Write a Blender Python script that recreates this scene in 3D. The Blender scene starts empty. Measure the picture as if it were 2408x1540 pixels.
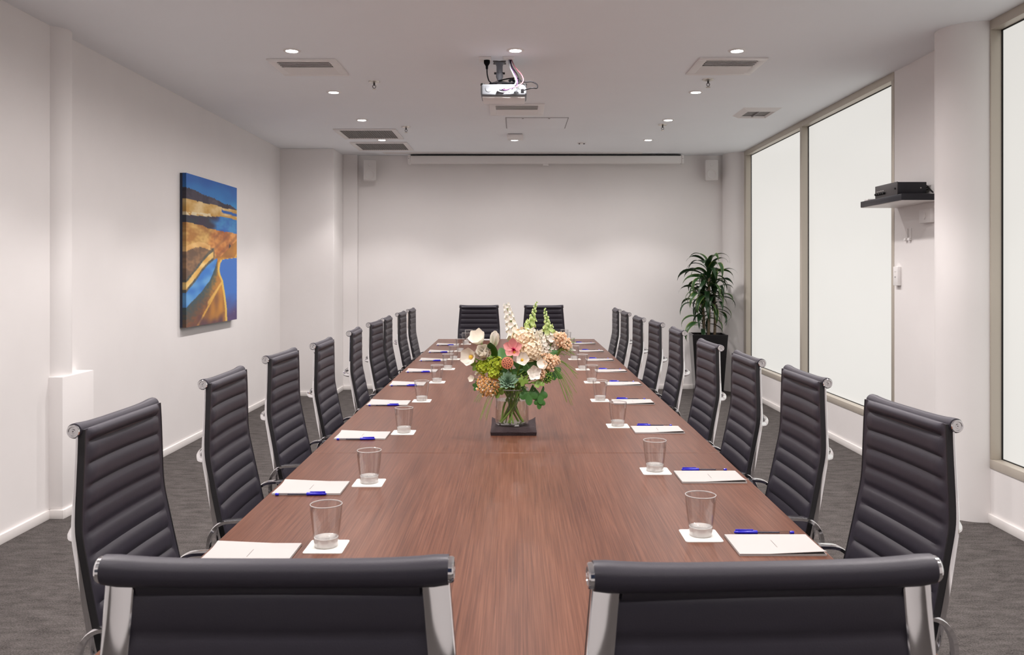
import bpy, bmesh, math, random
from mathutils import Vector, Matrix, Quaternion, noise

random.seed(7)
C = bpy.context.scene.collection
sc = bpy.context.scene
PI = math.pi
H_CAM, CEIL = 1.40, 2.81

# ------------------------------------------------------------------ camera, world, exposure
cam_d = bpy.data.cameras.new('camera')
cam = bpy.data.objects.new('camera', cam_d)
C.objects.link(cam)
cam.location = (0, 0, H_CAM)
cam.rotation_euler = (PI / 2, 0, 0)
cam_d.sensor_width = 36.0
cam_d.lens = 2000 / 2408 * 36.0
cam_d.shift_x = -10 / 2408
cam_d.shift_y = -129 / 2408
cam_d.clip_start = 0.05
cam_d.dof.use_dof = True
cam_d.dof.focus_distance = 4.2
cam_d.dof.aperture_fstop = 16
sc.camera = cam

w = bpy.data.worlds.new('world')
sc.world = w
w.use_nodes = True
w.node_tree.nodes['Background'].inputs[0].default_value = (0.75, 0.82, 1.0, 1)
w.node_tree.nodes['Background'].inputs[1].default_value = 0.3

sc.view_settings.view_transform = 'Standard'
sc.view_settings.look = 'None'
sc.view_settings.gamma = 1
sc.view_settings.use_curve_mapping = False
sc.view_settings.exposure = 0.0
sc.cycles.max_bounces = 14
sc.cycles.diffuse_bounces = 7
sc.cycles.glossy_bounces = 5
sc.cycles.transparent_max_bounces = 24
sc.cycles.caustics_reflective = False
sc.cycles.sample_clamp_indirect = 8.0

LAMP_W = 59.0           # power of one ceiling downlight, its beam
SPILL_W = 39.0          # and the wide spill round the beam
LAMP_COL = (1.0, 0.935, 0.915)
PANE_E = 0.70         # brightness of the backlit frosted glass


# ------------------------------------------------------------------ materials
def srgb(r, g, b):
    return tuple(((c / 255) / 12.92 if c <= 10 else (((c / 255) + .055) / 1.055) ** 2.4) for c in (r, g, b)) + (1,)


def mat(name, col, rough=.5, metal=0.0, spec=.5, trans=0.0, ior=1.45, coat=0.0, emit=None, es=0.0):
    m = bpy.data.materials.new(name)
    m.use_nodes = True
    b = m.node_tree.nodes['Principled BSDF']
    b.inputs['Base Color'].default_value = tuple(col[:3]) + (1,)
    b.inputs['Roughness'].default_value = rough
    b.inputs['Metallic'].default_value = metal
    b.inputs['Specular IOR Level'].default_value = spec
    b.inputs['Transmission Weight'].default_value = trans
    b.inputs['IOR'].default_value = ior
    b.inputs['Coat Weight'].default_value = coat
    if emit:
        b.inputs['Emission Color'].default_value = tuple(emit[:3]) + (1,)
        b.inputs['Emission Strength'].default_value = es
    return m


def nodes(m):
    return m.node_tree.nodes, m.node_tree.links, m.node_tree.nodes['Principled BSDF']


def add_noise_color(m, c1, c2, scale, detail=4, stretch=(1, 1, 1), lo=.35, hi=.65, bump=0.0, bdist=.002, rough=.55):
    n, l, b = nodes(m)
    tc = n.new('ShaderNodeTexCoord'); mp = n.new('ShaderNodeMapping')
    mp.inputs['Scale'].default_value = stretch
    nz = n.new('ShaderNodeTexNoise'); nz.inputs['Scale'].default_value = scale
    nz.inputs['Detail'].default_value = detail; nz.inputs['Roughness'].default_value = rough
    cr = n.new('ShaderNodeValToRGB')
    cr.color_ramp.elements[0].position = lo; cr.color_ramp.elements[0].color = tuple(c1[:3]) + (1,)
    cr.color_ramp.elements[1].position = hi; cr.color_ramp.elements[1].color = tuple(c2[:3]) + (1,)
    l.new(tc.outputs['Object'], mp.inputs['Vector']); l.new(mp.outputs[0], nz.inputs['Vector'])
    l.new(nz.outputs['Fac'], cr.inputs['Fac']); l.new(cr.outputs[0], b.inputs['Base Color'])
    if bump:
        bp = n.new('ShaderNodeBump'); bp.inputs['Strength'].default_value = bump; bp.inputs['Distance'].default_value = bdist
        l.new(nz.outputs['Fac'], bp.inputs['Height']); l.new(bp.outputs[0], b.inputs['Normal'])
    return m


M = {}
M['wall'] = add_noise_color(mat('wall_paint', (.8, .76, .74), .65, spec=.3), (.80, .775, .765), (.815, .79, .78), 3, bump=.02)
M['ceiling'] = add_noise_color(mat('ceiling_paint', (.8, .77, .76), .8, spec=.2), (.86, .885, .915), (.875, .90, .93), 1.5, bump=.01)
M['white_trim'] = mat('white_trim_paint', (.82, .79, .77), .45)


def make_carpet():
    m = mat('carpet', (.1, .09, .085), .95, spec=.1)
    n, l, b = nodes(m)
    tc = n.new('ShaderNodeTexCoord')
    a = n.new('ShaderNodeTexNoise'); a.inputs['Scale'].default_value = 160; a.inputs['Detail'].default_value = 3
    mp = n.new('ShaderNodeMapping'); mp.inputs['Scale'].default_value = (1, 2.2, 1)
    l.new(tc.outputs['Object'], mp.inputs[0])
    c = n.new('ShaderNodeTexNoise'); c.inputs['Scale'].default_value = 9; c.inputs['Detail'].default_value = 6; c.inputs['Roughness'].default_value = .7
    l.new(tc.outputs['Object'], a.inputs['Vector']); l.new(mp.outputs[0], c.inputs['Vector'])
    mx = n.new('ShaderNodeMath'); mx.operation = 'ADD'
    l.new(a.outputs['Fac'], mx.inputs[0]); l.new(c.outputs['Fac'], mx.inputs[1])
    cr = n.new('ShaderNodeValToRGB')
    cr.color_ramp.elements[0].position = .35; cr.color_ramp.elements[0].color = (.038, .0335, .032, 1)
    cr.color_ramp.elements[1].position = .68; cr.color_ramp.elements[1].color = (.150, .136, .130, 1)
    hf = n.new('ShaderNodeMath'); hf.operation = 'MULTIPLY'; hf.inputs[1].default_value = .5
    l.new(mx.outputs[0], hf.inputs[0]); l.new(hf.outputs[0], cr.inputs['Fac']); l.new(cr.outputs[0], b.inputs['Base Color'])
    bp = n.new('ShaderNodeBump'); bp.inputs['Strength'].default_value = .6; bp.inputs['Distance'].default_value = .006
    l.new(mx.outputs[0], bp.inputs['Height']); l.new(bp.outputs[0], b.inputs['Normal'])
    return m


M['carpet'] = make_carpet()


def make_wood():
    m = mat('wenge_veneer', (.1, .05, .035), .34, spec=.17)
    n, l, b = nodes(m)
    tc = n.new('ShaderNodeTexCoord')
    mp = n.new('ShaderNodeMapping'); mp.inputs['Scale'].default_value = (95, 1.1, 10)
    nz = n.new('ShaderNodeTexNoise'); nz.inputs['Scale'].default_value = 3.0; nz.inputs['Detail'].default_value = 5; nz.inputs['Roughness'].default_value = .6
    nz.inputs['Distortion'].default_value = .4
    l.new(tc.outputs['Object'], mp.inputs[0]); l.new(mp.outputs[0], nz.inputs['Vector'])
    mp2 = n.new('ShaderNodeMapping'); mp2.inputs['Scale'].default_value = (4, .35, 1)
    nz2 = n.new('ShaderNodeTexNoise'); nz2.inputs['Scale'].default_value = 2.0; nz2.inputs['Detail'].default_value = 3
    l.new(tc.outputs['Object'], mp2.inputs[0]); l.new(mp2.outputs[0], nz2.inputs['Vector'])
    ad = n.new('ShaderNodeMix'); ad.data_type = 'FLOAT'; ad.inputs[0].default_value = .3
    l.new(nz.outputs['Fac'], ad.inputs[2]); l.new(nz2.outputs['Fac'], ad.inputs[3])
    cr = n.new('ShaderNodeValToRGB')
    e = cr.color_ramp.elements
    e[0].position = .33; e[0].color = (.055, .0195, .0123, 1)
    e[1].position = .68; e[1].color = (.158, .068, .042, 1)
    mid = e.new(.5); mid.color = (.103, .0405, .0245, 1)
    l.new(ad.outputs[0], cr.inputs['Fac']); l.new(cr.outputs[0], b.inputs['Base Color'])
    bp = n.new('ShaderNodeBump'); bp.inputs['Strength'].default_value = .06; bp.inputs['Distance'].default_value = .0006
    l.new(nz.outputs['Fac'], bp.inputs['Height']); l.new(bp.outputs[0], b.inputs['Normal'])
    return m


M['wood'] = make_wood()
M['joint_glint'] = mat('painted_joint_glint', (.42, .3, .2), .45)  # paints the bright line along the tabletop joint


def make_leather():
    m = mat('black_leather', (.028, .0245, .036), .46, spec=.55)
    n, l, b = nodes(m)
    tc = n.new('ShaderNodeTexCoord')
    v = n.new('ShaderNodeTexVoronoi'); v.inputs['Scale'].default_value = 420
    l.new(tc.outputs['Object'], v.inputs['Vector'])
    bp = n.new('ShaderNodeBump'); bp.inputs['Strength'].default_value = .12; bp.inputs['Distance'].default_value = .0006
    l.new(v.outputs['Distance'], bp.inputs['Height']); l.new(bp.outputs[0], b.inputs['Normal'])
    return m


M['leather'] = make_leather()
M['black_edge'] = mat('black_edge_binding', (.012, .011, .013), .5)
M['chrome'] = mat('polished_chrome', (.90, .90, .92), .06, metal=1)
M['brushed'] = mat('brushed_steel', (.62, .58, .53), .35, metal=1)
M['rubber'] = mat('black_rubber', (.015, .015, .016), .6)
M['black_cable'] = mat('black_cable', (.004, .004, .005), .6, spec=.08)
M['alu_frame'] = mat('anodised_window_frame', srgb(196, 188, 176), .42, metal=.3)
M['seal'] = mat('black_gasket', (.012, .012, .012), .6)
M['pane'] = mat('backlit_frosted_glass', (.12, .12, .115), .3, spec=.4, emit=(1.0, .975, .925), es=PANE_E)
M['white_plastic'] = mat('white_plastic', (.80, .78, .77), .4)
M['grey_plastic'] = mat('grey_plastic', (.30, .29, .30), .5)
M['speaker_white'] = mat('speaker_white', (.66, .635, .625), .5)
M['dark'] = mat('dark_recess', (.02, .02, .022), .8)
M['filter'] = add_noise_color(mat('grille_filter', (.2, .19, .19), .8), (.20, .19, .188), (.27, .255, .25), 60)
M['lamp'] = mat('lamp_diffuser', (1, 1, 1), .4, emit=(1, .97, .92), es=25)
M['black_metal'] = mat('black_metal', (.012, .012, .018), .38)
M['grey_metal'] = mat('grey_painted_metal', (.065, .06, .062), .45)
M['paper'] = mat('white_paper', (.385, .362, .350), .6, spec=.3)
M['paper_print'] = mat('grey_print', (.24, .23, .22), .6)
M['card'] = mat('white_card', (.70, .68, .645), .6, spec=.3)
M['blue'] = mat('blue_pen_plastic', (.018, .015, .42), .3)
M['ink'] = mat('ink_tube', (.03, .03, .06), .4)
M['planter'] = mat('black_gloss_planter', (.008, .008, .009), .18)
M['soil'] = mat('soil', (.03, .02, .014), .9)
M['cane'] = add_noise_color(mat('cane_bark', (.16, .12, .08), .8), (.10, .075, .045), (.22, .17, .11), 40)
M['cloth'] = add_noise_color(mat('dark_brown_cloth', (.03, .02, .02), .85, spec=.2), (.022, .014, .016), (.040, .026, .028), 300, bump=.3, bdist=.001)


def make_glass(name, tint=(.97, .97, .97), edge=.9):
    m = bpy.data.materials.new(name)
    m.use_nodes = True
    n, l = m.node_tree.nodes, m.node_tree.links
    n.remove(n['Principled BSDF'])
    out = n['Material Output']
    t = n.new('ShaderNodeBsdfTransparent'); t.inputs[0].default_value = tint + (1,)
    g = n.new('ShaderNodeBsdfGlossy'); g.inputs['Roughness'].default_value = .02
    lw = n.new('ShaderNodeLayerWeight'); lw.inputs['Blend'].default_value = .5
    pw = n.new('ShaderNodeMath'); pw.operation = 'POWER'; pw.inputs[1].default_value = 3.0
    ml = n.new('ShaderNodeMath'); ml.operation = 'MULTIPLY_ADD'; ml.inputs[1].default_value = .9; ml.inputs[2].default_value = .04
    l.new(lw.outputs['Facing'], pw.inputs[0]); l.new(pw.outputs[0], ml.inputs[0])
    mx = n.new('ShaderNodeMixShader')
    l.new(ml.outputs[0], mx.inputs[0]); l.new(t.outputs[0], mx.inputs[1]); l.new(g.outputs[0], mx.inputs[2])
    l.new(mx.outputs[0], out.inputs[0])
    return m


M['glass'] = make_glass('clear_glass', (.985, .984, .982))
M['pen_glass'] = make_glass('clear_pen_barrel', (.86, .86, .88))
M['water'] = make_glass('water', (.95, .96, .92))


def make_glass_base():
    m = bpy.data.materials.new('thick_glass_base')
    m.use_nodes = True
    n, l = m.node_tree.nodes, m.node_tree.links
    b = n['Principled BSDF']
    b.inputs['Base Color'].default_value = (.97, .95, .93, 1)
    b.inputs['Roughness'].default_value = .05
    b.inputs['Transmission Weight'].default_value = .55
    b.inputs['IOR'].default_value = 1.4
    return m


M['glass_base'] = make_glass_base()


def make_leaf(name, c_in, c_edge, at=.4):
    m = mat(name, c_in, .35, spec=.5)
    n, l, b = nodes(m)
    uv = n.new('ShaderNodeUVMap'); sep = n.new('ShaderNodeSeparateXYZ')
    l.new(uv.outputs[0], sep.inputs[0])
    s = n.new('ShaderNodeMath'); s.operation = 'SUBTRACT'; s.inputs[1].default_value = .5
    a = n.new('ShaderNodeMath'); a.operation = 'ABSOLUTE'
    l.new(sep.outputs[0], s.inputs[0]); l.new(s.outputs[0], a.inputs[0])
    cr = n.new('ShaderNodeValToRGB')
    cr.color_ramp.elements[0].position = at; cr.color_ramp.elements[0].color = tuple(c_in) + (1,)
    cr.color_ramp.elements[1].position = at + .07; cr.color_ramp.elements[1].color = tuple(c_edge) + (1,)
    l.new(a.outputs[0], cr.inputs[0]); l.new(cr.outputs[0], b.inputs['Base Color'])
    return m


M['leaf_dark'] = make_leaf('dracaena_leaf', (.012, .035, .012), (.03, .07, .02), .44)
M['leaf_edged'] = make_leaf('dracaena_leaf_pale_edge', (.022, .065, .018), (.17, .22, .05), .36)
M['leaf_green'] = mat('bouquet_leaf', (.05, .16, .03), .45)
M['leaf_light'] = mat('bouquet_light_leaf', (.22, .36, .06), .45)
M['stem'] = mat('green_stem', (.16, .30, .04), .45)
M['stem_dark'] = mat('dark_stem', (.06, .09, .02), .5)
M['petal_white'] = mat('white_petal', (.88, .84, .76), .55)
M['petal_cream'] = mat('cream_petal', (.88, .74, .55), .6)
M['petal_peach'] = mat('peach_petal', (.84, .56, .36), .6)
M['petal_amber'] = mat('amber_bud', (.72, .38, .13), .6)
M['petal_pink'] = mat('pink_petal', (.83, .38, .36), .5)
M['petal_magenta'] = mat('magenta_lip', (.72, .05, .22), .5)
M['petal_yellow'] = mat('yellow_throat', (.85, .55, .06), .5)
M['petal_lime'] = mat('lime_floret', (.45, .55, .04), .55)
M['bud_green'] = mat('pale_green_bud', (.56, .68, .28), .5)
M['pod'] = mat('lotus_pod_skin', (.52, .17, .09), .6)
M['pod_hole'] = mat('lotus_pod_hole', (.06, .015, .01), .8)
M['succulent'] = make_leaf('succulent_leaf', (.28, .44, .31), (.44, .56, .36), .38)


# ------------------------------------------------------------------ mesh helpers
class MB:
    def __init__(s):
        s.v, s.f, s.uv = [], [], {}

    def add(s, verts, faces, uvs=None):
        o = len(s.v)
        s.v += [tuple(p) for p in verts]
        for k, fc in enumerate(faces):
            s.f.append(tuple(i + o for i in fc))
            if uvs:
                s.uv[len(s.f) - 1] = [uvs[i] for i in fc]
        return s

    def box(s, x0, x1, y0, y1, z0, z1):
        v = [(x0, y0, z0), (x1, y0, z0), (x1, y1, z0), (x0, y1, z0), (x0, y0, z1), (x1, y0, z1), (x1, y1, z1), (x0, y1, z1)]
        return s.add(v, [(0, 3, 2, 1), (4, 5, 6, 7), (0, 1, 5, 4), (1, 2, 6, 5), (2, 3, 7, 6), (3, 0, 4, 7)])

    def tube(s, path, r, seg=8, cap=True, sq=(1, 1)):
        pts = [Vector(p) for p in path]
        n = len(pts)
        rs = r if isinstance(r, (list, tuple)) else [r] * n
        t0 = (pts[1] - pts[0]).normalized()
        ref = Vector((0, 0, 1)) if abs(t0.z) < .9 else Vector((1, 0, 0))
        nrm = (ref - t0 * ref.dot(t0)).normalized()
        vs = []
        for i in range(n):
            t = (pts[min(i + 1, n - 1)] - pts[max(i - 1, 0)]).normalized()
            nrm = (nrm - t * nrm.dot(t))
            nrm = nrm.normalized() if nrm.length > 1e-6 else t.orthogonal().normalized()
            bn = t.cross(nrm)
            for k in range(seg):
                a = 2 * PI * k / seg
                vs.append(pts[i] + nrm * (math.cos(a) * rs[i] * sq[0]) + bn * (math.sin(a) * rs[i] * sq[1]))
        fs = [(i * seg + k, i * seg + (k + 1) % seg, (i + 1) * seg + (k + 1) % seg, (i + 1) * seg + k) for i in range(n - 1) for k in range(seg)]
        if cap:
            fs.append(tuple(reversed(range(seg)))); fs.append(tuple(range((n - 1) * seg, n * seg)))
        return s.add(vs, fs)

    def lathe(s, prof, seg=24, loc=(0, 0, 0), axis='z', close=False):
        vs, fs = [], []
        n = len(prof)
        for (r, h) in prof:
            for k in range(seg):
                a = 2 * PI * k / seg
                p = (r * math.cos(a), r * math.sin(a), h)
                if axis == 'x': p = (h, p[0], p[1])
                if axis == 'y': p = (p[0], h, -p[1])
                vs.append((p[0] + loc[0], p[1] + loc[1], p[2] + loc[2]))
        m = n if close else n - 1
        for i in range(m):
            j = (i + 1) % n
            for k in range(seg):
                fs.append((i * seg + k, i * seg + (k + 1) % seg, j * seg + (k + 1) % seg, j * seg + k))
        return s.add(vs, fs)

    def ball(s, c, r, seg=8, rings=5, sq=(1, 1, 1)):
        vs, fs = [(c[0], c[1], c[2] - r * sq[2])], []
        for i in range(1, rings):
            p = -PI / 2 + PI * i / rings
            for k in range(seg):
                a = 2 * PI * k / seg
                vs.append((c[0] + r * sq[0] * math.cos(p) * math.cos(a), c[1] + r * sq[1] * math.cos(p) * math.sin(a), c[2] + r * sq[2] * math.sin(p)))
        vs.append((c[0], c[1], c[2] + r * sq[2]))
        top = len(vs) - 1
        for k in range(seg):
            fs.append((0, 1 + (k + 1) % seg, 1 + k))
            fs.append((top, top - seg + k, top - seg + (k + 1) % seg))
        for i in range(rings - 2):
            for k in range(seg):
                a = 1 + i * seg
                fs.append((a + k, a + (k + 1) % seg, a + seg + (k + 1) % seg, a + seg + k))
        return s.add(vs, fs)

    def sweep(s, path, sections, closed=True, cap=True):
        """path unused frames: sections is a list of vertex loops of equal length."""
        n, m = len(sections), len(sections[0])
        vs = [p for sec in sections for p in sec]
        fs = []
        mm = m if closed else m - 1
        for i in range(n - 1):
            for k in range(mm):
                fs.append((i * m + k, i * m + (k + 1) % m, (i + 1) * m + (k + 1) % m, (i + 1) * m + k))
        if cap and closed:
            fs.append(tuple(reversed(range(m)))); fs.append(tuple(range((n - 1) * m, n * m)))
        return s.add(vs, fs)

    def mesh(s, name, m, smooth=True, bevel=0, seg=2, angle=40):
        me = bpy.data.meshes.new(name)
        me.from_pydata(s.v, [], s.f)
        if s.uv:
            lay = me.uv_layers.new(name='UVMap')
            for p in me.polygons:
                u = s.uv.get(p.index)
                if u:
                    for li, q in zip(p.loop_indices, u):
                        lay.data[li].uv = q
        b = bmesh.new(); b.from_mesh(me)
        bmesh.ops.recalc_face_normals(b, faces=b.faces)
        if bevel:
            ed = [e for e in b.edges if len(e.link_faces) == 2 and e.calc_face_angle(0) > math.radians(30)]
            bmesh.ops.bevel(b, geom=ed, offset=bevel, segments=seg, profile=.5, affect='EDGES', clamp_overlap=True)
        if smooth:
            for f in b.faces: f.smooth = True
            lim = math.radians(angle)
            for e in b.edges:
                if len(e.link_faces) == 2 and e.calc_face_angle(0) > lim: e.smooth = False
        b.to_mesh(me); b.free()
        me.materials.append(m)
        return me

    def build(s, name, m, parent=None, **k):
        o = bpy.data.objects.new(name, s.mesh(name, m, **k))
        C.objects.link(o)
        if parent: o.parent = parent
        return o


def box(name, m, parent, x0, x1, y0, y1, z0, z1, bevel=0, seg=2):
    return MB().box(x0, x1, y0, y1, z0, z1).build(name, m, parent, bevel=bevel, seg=seg)


def thing(name, label, cat, loc=(0, 0, 0), rotz=0, group=None):
    o = bpy.data.objects.new(name, None)
    C.objects.link(o)
    o.location = loc; o.rotation_euler = (0, 0, rotz)
    o.empty_display_size = .1
    o['label'] = label; o['category'] = cat
    if group: o['group'] = group
    return o


def tag(o, label, cat, group=None):
    o['label'] = label; o['category'] = cat
    if group: o['group'] = group
    return o


def struct(name, loc=(0, 0, 0)):
    o = bpy.data.objects.new(name, None)
    C.objects.link(o); o.location = loc; o['kind'] = 'structure'
    return o


def st(o, label=None):
    o['kind'] = 'structure'
    if label: o['label'] = label
    return o


def copy_tree(o, parent=None, top=None):
    c = o.copy(); C.objects.link(c)
    if parent: c.parent = parent
    for ch in list(o.children): copy_tree(ch, c)
    return c


def lerp(a, b, t): return a + (b - a) * t


def interp(tab, x):
    if x <= tab[0][0]: return tab[0][1]
    for (a, b), (c, d) in zip(tab, tab[1:]):
        if x <= c: return lerp(b, d, (x - a) / (c - a))
    return tab[-1][1]


def catmull(P, n=6):
    P = [Vector(p) for p in P]
    out = []
    for i in range(len(P) - 1):
        p0 = P[max(i - 1, 0)]; p1 = P[i]; p2 = P[i + 1]; p3 = P[min(i + 2, len(P) - 1)]
        for k in range(n):
            t = k / n
            out.append(.5 * ((2 * p1) + (p2 - p0) * t + (2 * p0 - 5 * p1 + 4 * p2 - p3) * t * t + (3 * p1 - p0 - 3 * p2 + p3) * t ** 3))
    out.append(P[-1])
    return out


# ------------------------------------------------------------------ room shell
Y_NEAR = -1.35
st(box('floor', M['carpet'], None, -2.95, 2.95, Y_NEAR - .2, 10.5, -.12, 0), 'mottled dark grey carpet over the whole room')
st(box('ceiling', M['ceiling'], None, -2.95, 2.95, Y_NEAR - .2, 10.5, CEIL, CEIL + .12), 'flat white painted plasterboard ceiling')

st(box('wall_left', M['wall'], None, -2.9, -2.685, 4.856, 10.4, 0, CEIL), 'off-white wall carrying the painting')
st(box('wall_left', M['wall'], None, -2.9, -2.662, Y_NEAR, 4.856, 0, CEIL), 'off-white wall section nearest the camera')
wb = MB().box(-2.69, -2.074, 9.66, 10.5, 0, CEIL).box(-2.074, -1.90, 10.17, 10.5, 0, CEIL).box(-1.90, 2.9, 10.232, 10.5, 0, CEIL)
st(wb.build('wall_back', M['wall'], smooth=False, bevel=.004), 'off-white end wall behind the projection screen')
st(box('wall_rear', M['wall'], None, -2.9, 2.9, Y_NEAR - .15, Y_NEAR, 0, CEIL), 'off-white wall behind the camera')
rw = struct('added_dark_panel'); rw['label'] = 'dark panel added behind the camera for the chrome to reflect'  # unseen, added to give the chair chrome something dark to reflect
box('frame', mat('added_panel_frame', (.03, .035, .05), .4), rw, -1.6, 1.6, Y_NEAR, Y_NEAR + .05, .85, 2.3)
box('pane', mat('dark_blue_glass', (.012, .02, .05), .08), rw, -1.53, 1.53, Y_NEAR + .05, Y_NEAR + .06, .92, 2.23)
XR = 2.655
wr = MB()
wr.box(XR, 2.9, 9.905, 10.4, 0, CEIL)            # far corner
wr.box(XR, 2.9, 5.972, 9.905, 0, .306)           # below windows one and two
wr.box(XR, 2.9, 4.80, 5.972, 0, CEIL)            # solid section beside the column
wr.box(XR, 2.9, .9, 4.80, 0, .306)               # below window three
wr.box(XR, 2.9, Y_NEAR, .9, 0, CEIL)
wr.box(2.80, 2.9, .9, 9.905, .306, CEIL)         # blind backing behind the frosted panes
st(wr.build('wall_right', M['wall'], smooth=False), 'off-white wall holding the frosted windows')

st(MB().lathe([(.185, 0), (.185, CEIL)], 48, (2.637, 4.945, 0)).build('column', M['wall']), 'round white column beside the near frosted window')
st(MB().lathe([(.2, 0), (.2, CEIL)], 48, (2.665, 10.15, 0)).build('column', M['wall']), 'round white column in the corner behind the plant')
st(MB().lathe([(.106, .80), (.106, CEIL)], 40, (-2.704, 4.951, 0)).build('column', M['wall']), 'slim half round column above the low boxed ledge')
st(box('trim_1', M['wall'], None, -2.70, -2.582, 4.842, 5.20, 0, .806, bevel=.006), 'low boxed ledge against the painting wall')


def baseboard(name, segs):
    b = MB()
    for s_ in segs: b.box(*s_)
    o = b.build(name, M['white_trim'], bevel=.003)
    return st(o)


BH = .052
baseboard('baseboard_left', [(-2.67, -2.648, Y_NEAR, 4.842, 0, BH), (-2.66, -2.57, 4.828, 4.842, 0, BH), (-2.59, -2.568, 4.842, 5.212, 0, BH), (-2.69, -2.671, 5.212, 9.66, 0, BH)])
baseboard('baseboard_back', [(-2.69, -2.06, 9.646, 9.66, 0, BH), (-2.074, -2.06, 9.66, 10.17, 0, BH), (-2.074, -1.886, 10.156, 10.17, 0, BH), (-1.90, 2.48, 10.218, 10.232, 0, BH)])
baseboard('baseboard_right', [(XR - .014, XR, 5.972, 9.96, 0, BH), (XR - .014, XR, 5.12, 5.972, 0, BH), (XR - .014, XR, Y_NEAR, 4.77, 0, BH)])


def window(name, y0, y1, label, split=False, near_jamb=.045, far_jamb=.05):
    """frosted pane set back behind an anodised frame; y0 near end, y1 far end."""
    r = struct(name); r['label'] = label
    XF, XG = XR, 2.716
    z0, z1 = .306, CEIL
    box('frame_sill', M['alu_frame'], r, XF - .004, 2.79, y0, y1, z0, z0 + .05, bevel=.002)
    box('frame_head', M['alu_frame'], r, XF - .004, 2.79, y0, y1, z1 - .054, z1, bevel=.002)
    box('frame_jamb', M['alu_frame'], r, XF - .004, 2.79, y0, y0 + near_jamb, z0 + .05, z1 - .054, bevel=.002)
    box('frame_jamb', M['alu_frame'], r, XF - .004, 2.79, y1 - far_jamb, y1, z0 + .05, z1 - .054, bevel=.002)
    a, b = y0 + near_jamb, y1 - far_jamb
    g = MB()
    for (p0, p1, q0, q1) in ((a, b, z0 + .05, z0 + .055), (a, b, z1 - .060, z1 - .054), (a, a + .006, z0 + .05, z1 - .054), (b - .008, b, z0 + .05, z1 - .054)):
        g.box(XG - .006, XG + .004, p0, p1, q0, q1)
    g.build('gasket', M['seal'], r)
    box('pane', M['pane'], r, XG, XG + .012, a - .004, b + .004, z0 + .046, z1 - .05)
    return r


window('window_1', 7.90, 9.907, 'far frosted window beside the potted plant', near_jamb=.05, far_jamb=.09)
window('window_2', 5.972, 7.90, 'tall frosted window beside the amplifier shelf', near_jamb=.042, far_jamb=.002)
window('window_3', .9, 4.80, 'near frosted window past the round column', near_jamb=.05, far_jamb=.05)

# ------------------------------------------------------------------ ceiling fittings
def downlight(label, x, y, group, gain=1.0):
    t = thing('downlight', label, 'light', (x, y, CEIL), 0, group)
    MB().lathe([(.037, -.001), (.039, -.006), (.050, -.006), (.056, -.003), (.057, 0)], 28).build('trim_ring', M['white_plastic'], t)
    MB().lathe([(.0005, -.0035), (.036, -.0035), (.036, 0)], 24).build('lamp_face', M['lamp'], t)
    for nm, pw_, size, blend in (('beam_lamp', LAMP_W, 108, .38), ('spill_lamp', SPILL_W, 172, .8)):
        ld = bpy.data.lights.new(nm, 'SPOT')
        ld.energy = pw_ * gain; ld.color = LAMP_COL
        ld.spot_size = math.radians(size); ld.spot_blend = blend; ld.shadow_soft_size = .05
        lo = bpy.data.objects.new(nm, ld)
        C.objects.link(lo); lo.parent = t; lo.location = (0, 0, -.02)
    return t


ORD = ['first', 'second', 'third', 'fourth', 'fifth', 'sixth', 'seventh', 'eighth', 'ninth']
yl = [5.40, 6.64, 7.85, 9.03]
for side, x in (('painting wall', -1.425), ('window wall', 1.402)):
    for i, y in enumerate(yl):
        w_ = ['nearest visible', 'second nearest', 'third nearest', 'farthest'][i]
        downlight('%s round downlight in the ceiling row along the %s' % (w_, side), x, y, 'recessed ceiling downlights')
downlight('round downlight in the ceiling just above the projector', -.005, 5.39, 'recessed ceiling downlights')
downlight('round downlight beside the small white ceiling box', -.018, 9.03, 'recessed ceiling downlights')
for x, y in ((-1.425, 4.17), (1.402, 4.17), (-.01, 4.17), (-1.425, 2.95), (1.402, 2.95), (-1.425, 1.73), (1.402, 1.73), (-.01, 1.73),
             (-1.425, .5), (1.402, .5), (-1.425, -.75), (1.402, -.75), (-.01, -.75)):
    downlight('round downlight in the ceiling behind or above the camera, out of the picture', x, y, 'downlights out of the picture', 1.4 if 1 < y < 2 else (.45 if 0 < y < 1 else (.6 if y < 0 else 1.0)))


def diffuser(label, x0, x1, y0, y1):
    cx, cy = (x0 + x1) / 2, (y0 + y1) / 2
    t = thing('air_vent', label, 'vent', (cx, cy, CEIL), 0, 'square ceiling air diffusers')
    hx, hy = (x1 - x0) / 2, (y1 - y0) / 2
    b = MB()
    i = .055
    b.box(-hx, hx, -hy, -hy + i, -.012, 0).box(-hx, hx, hy - i, hy, -.012, 0).box(-hx, -hx + i, -hy + i, hy - i, -.012, 0).box(hx - i, hx, -hy + i, hy - i, -.012, 0)
    b.build('vent_frame', M['white_plastic'], t, bevel=.003)
    box('vent_backing', M['dark'], t, -hx + i, hx - i, -hy + i, hy - i, -.0025, -.0005)
    n = 9
    for k in range(n):
        y = -hy + i + (k + .5) * (2 * hy - 2 * i) / n
        d = .030
        up = k < 4
        s_ = MB()
        # blades lean away from the centre: the near half shows its gaps to the camera side
        sg = 1 if up else -1
        a = (y - .016, -.011) ; c = (y + .016 * 1, -.003)
        if not up: a, c = (y - .024, -.004), (y + .022, -.013)
        else: a, c = (y - .012, -.013), (y + .010, -.003)
        th = .0055 if up else .0016
        v = [(-hx + i, a[0], a[1]), (hx - i, a[0], a[1]), (hx - i, c[0], c[1]), (-hx + i, c[0], c[1])]
        v += [(p[0], p[1], p[2] - th) for p in v]
        s_.add(v, [(0, 1, 2, 3), (7, 6, 5, 4), (0, 4, 5, 1), (1, 5, 6, 2), (2, 6, 7, 3), (3, 7, 4, 0)])
        s_.build('slat', M['white_plastic'], t, smooth=False)
    return t


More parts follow.
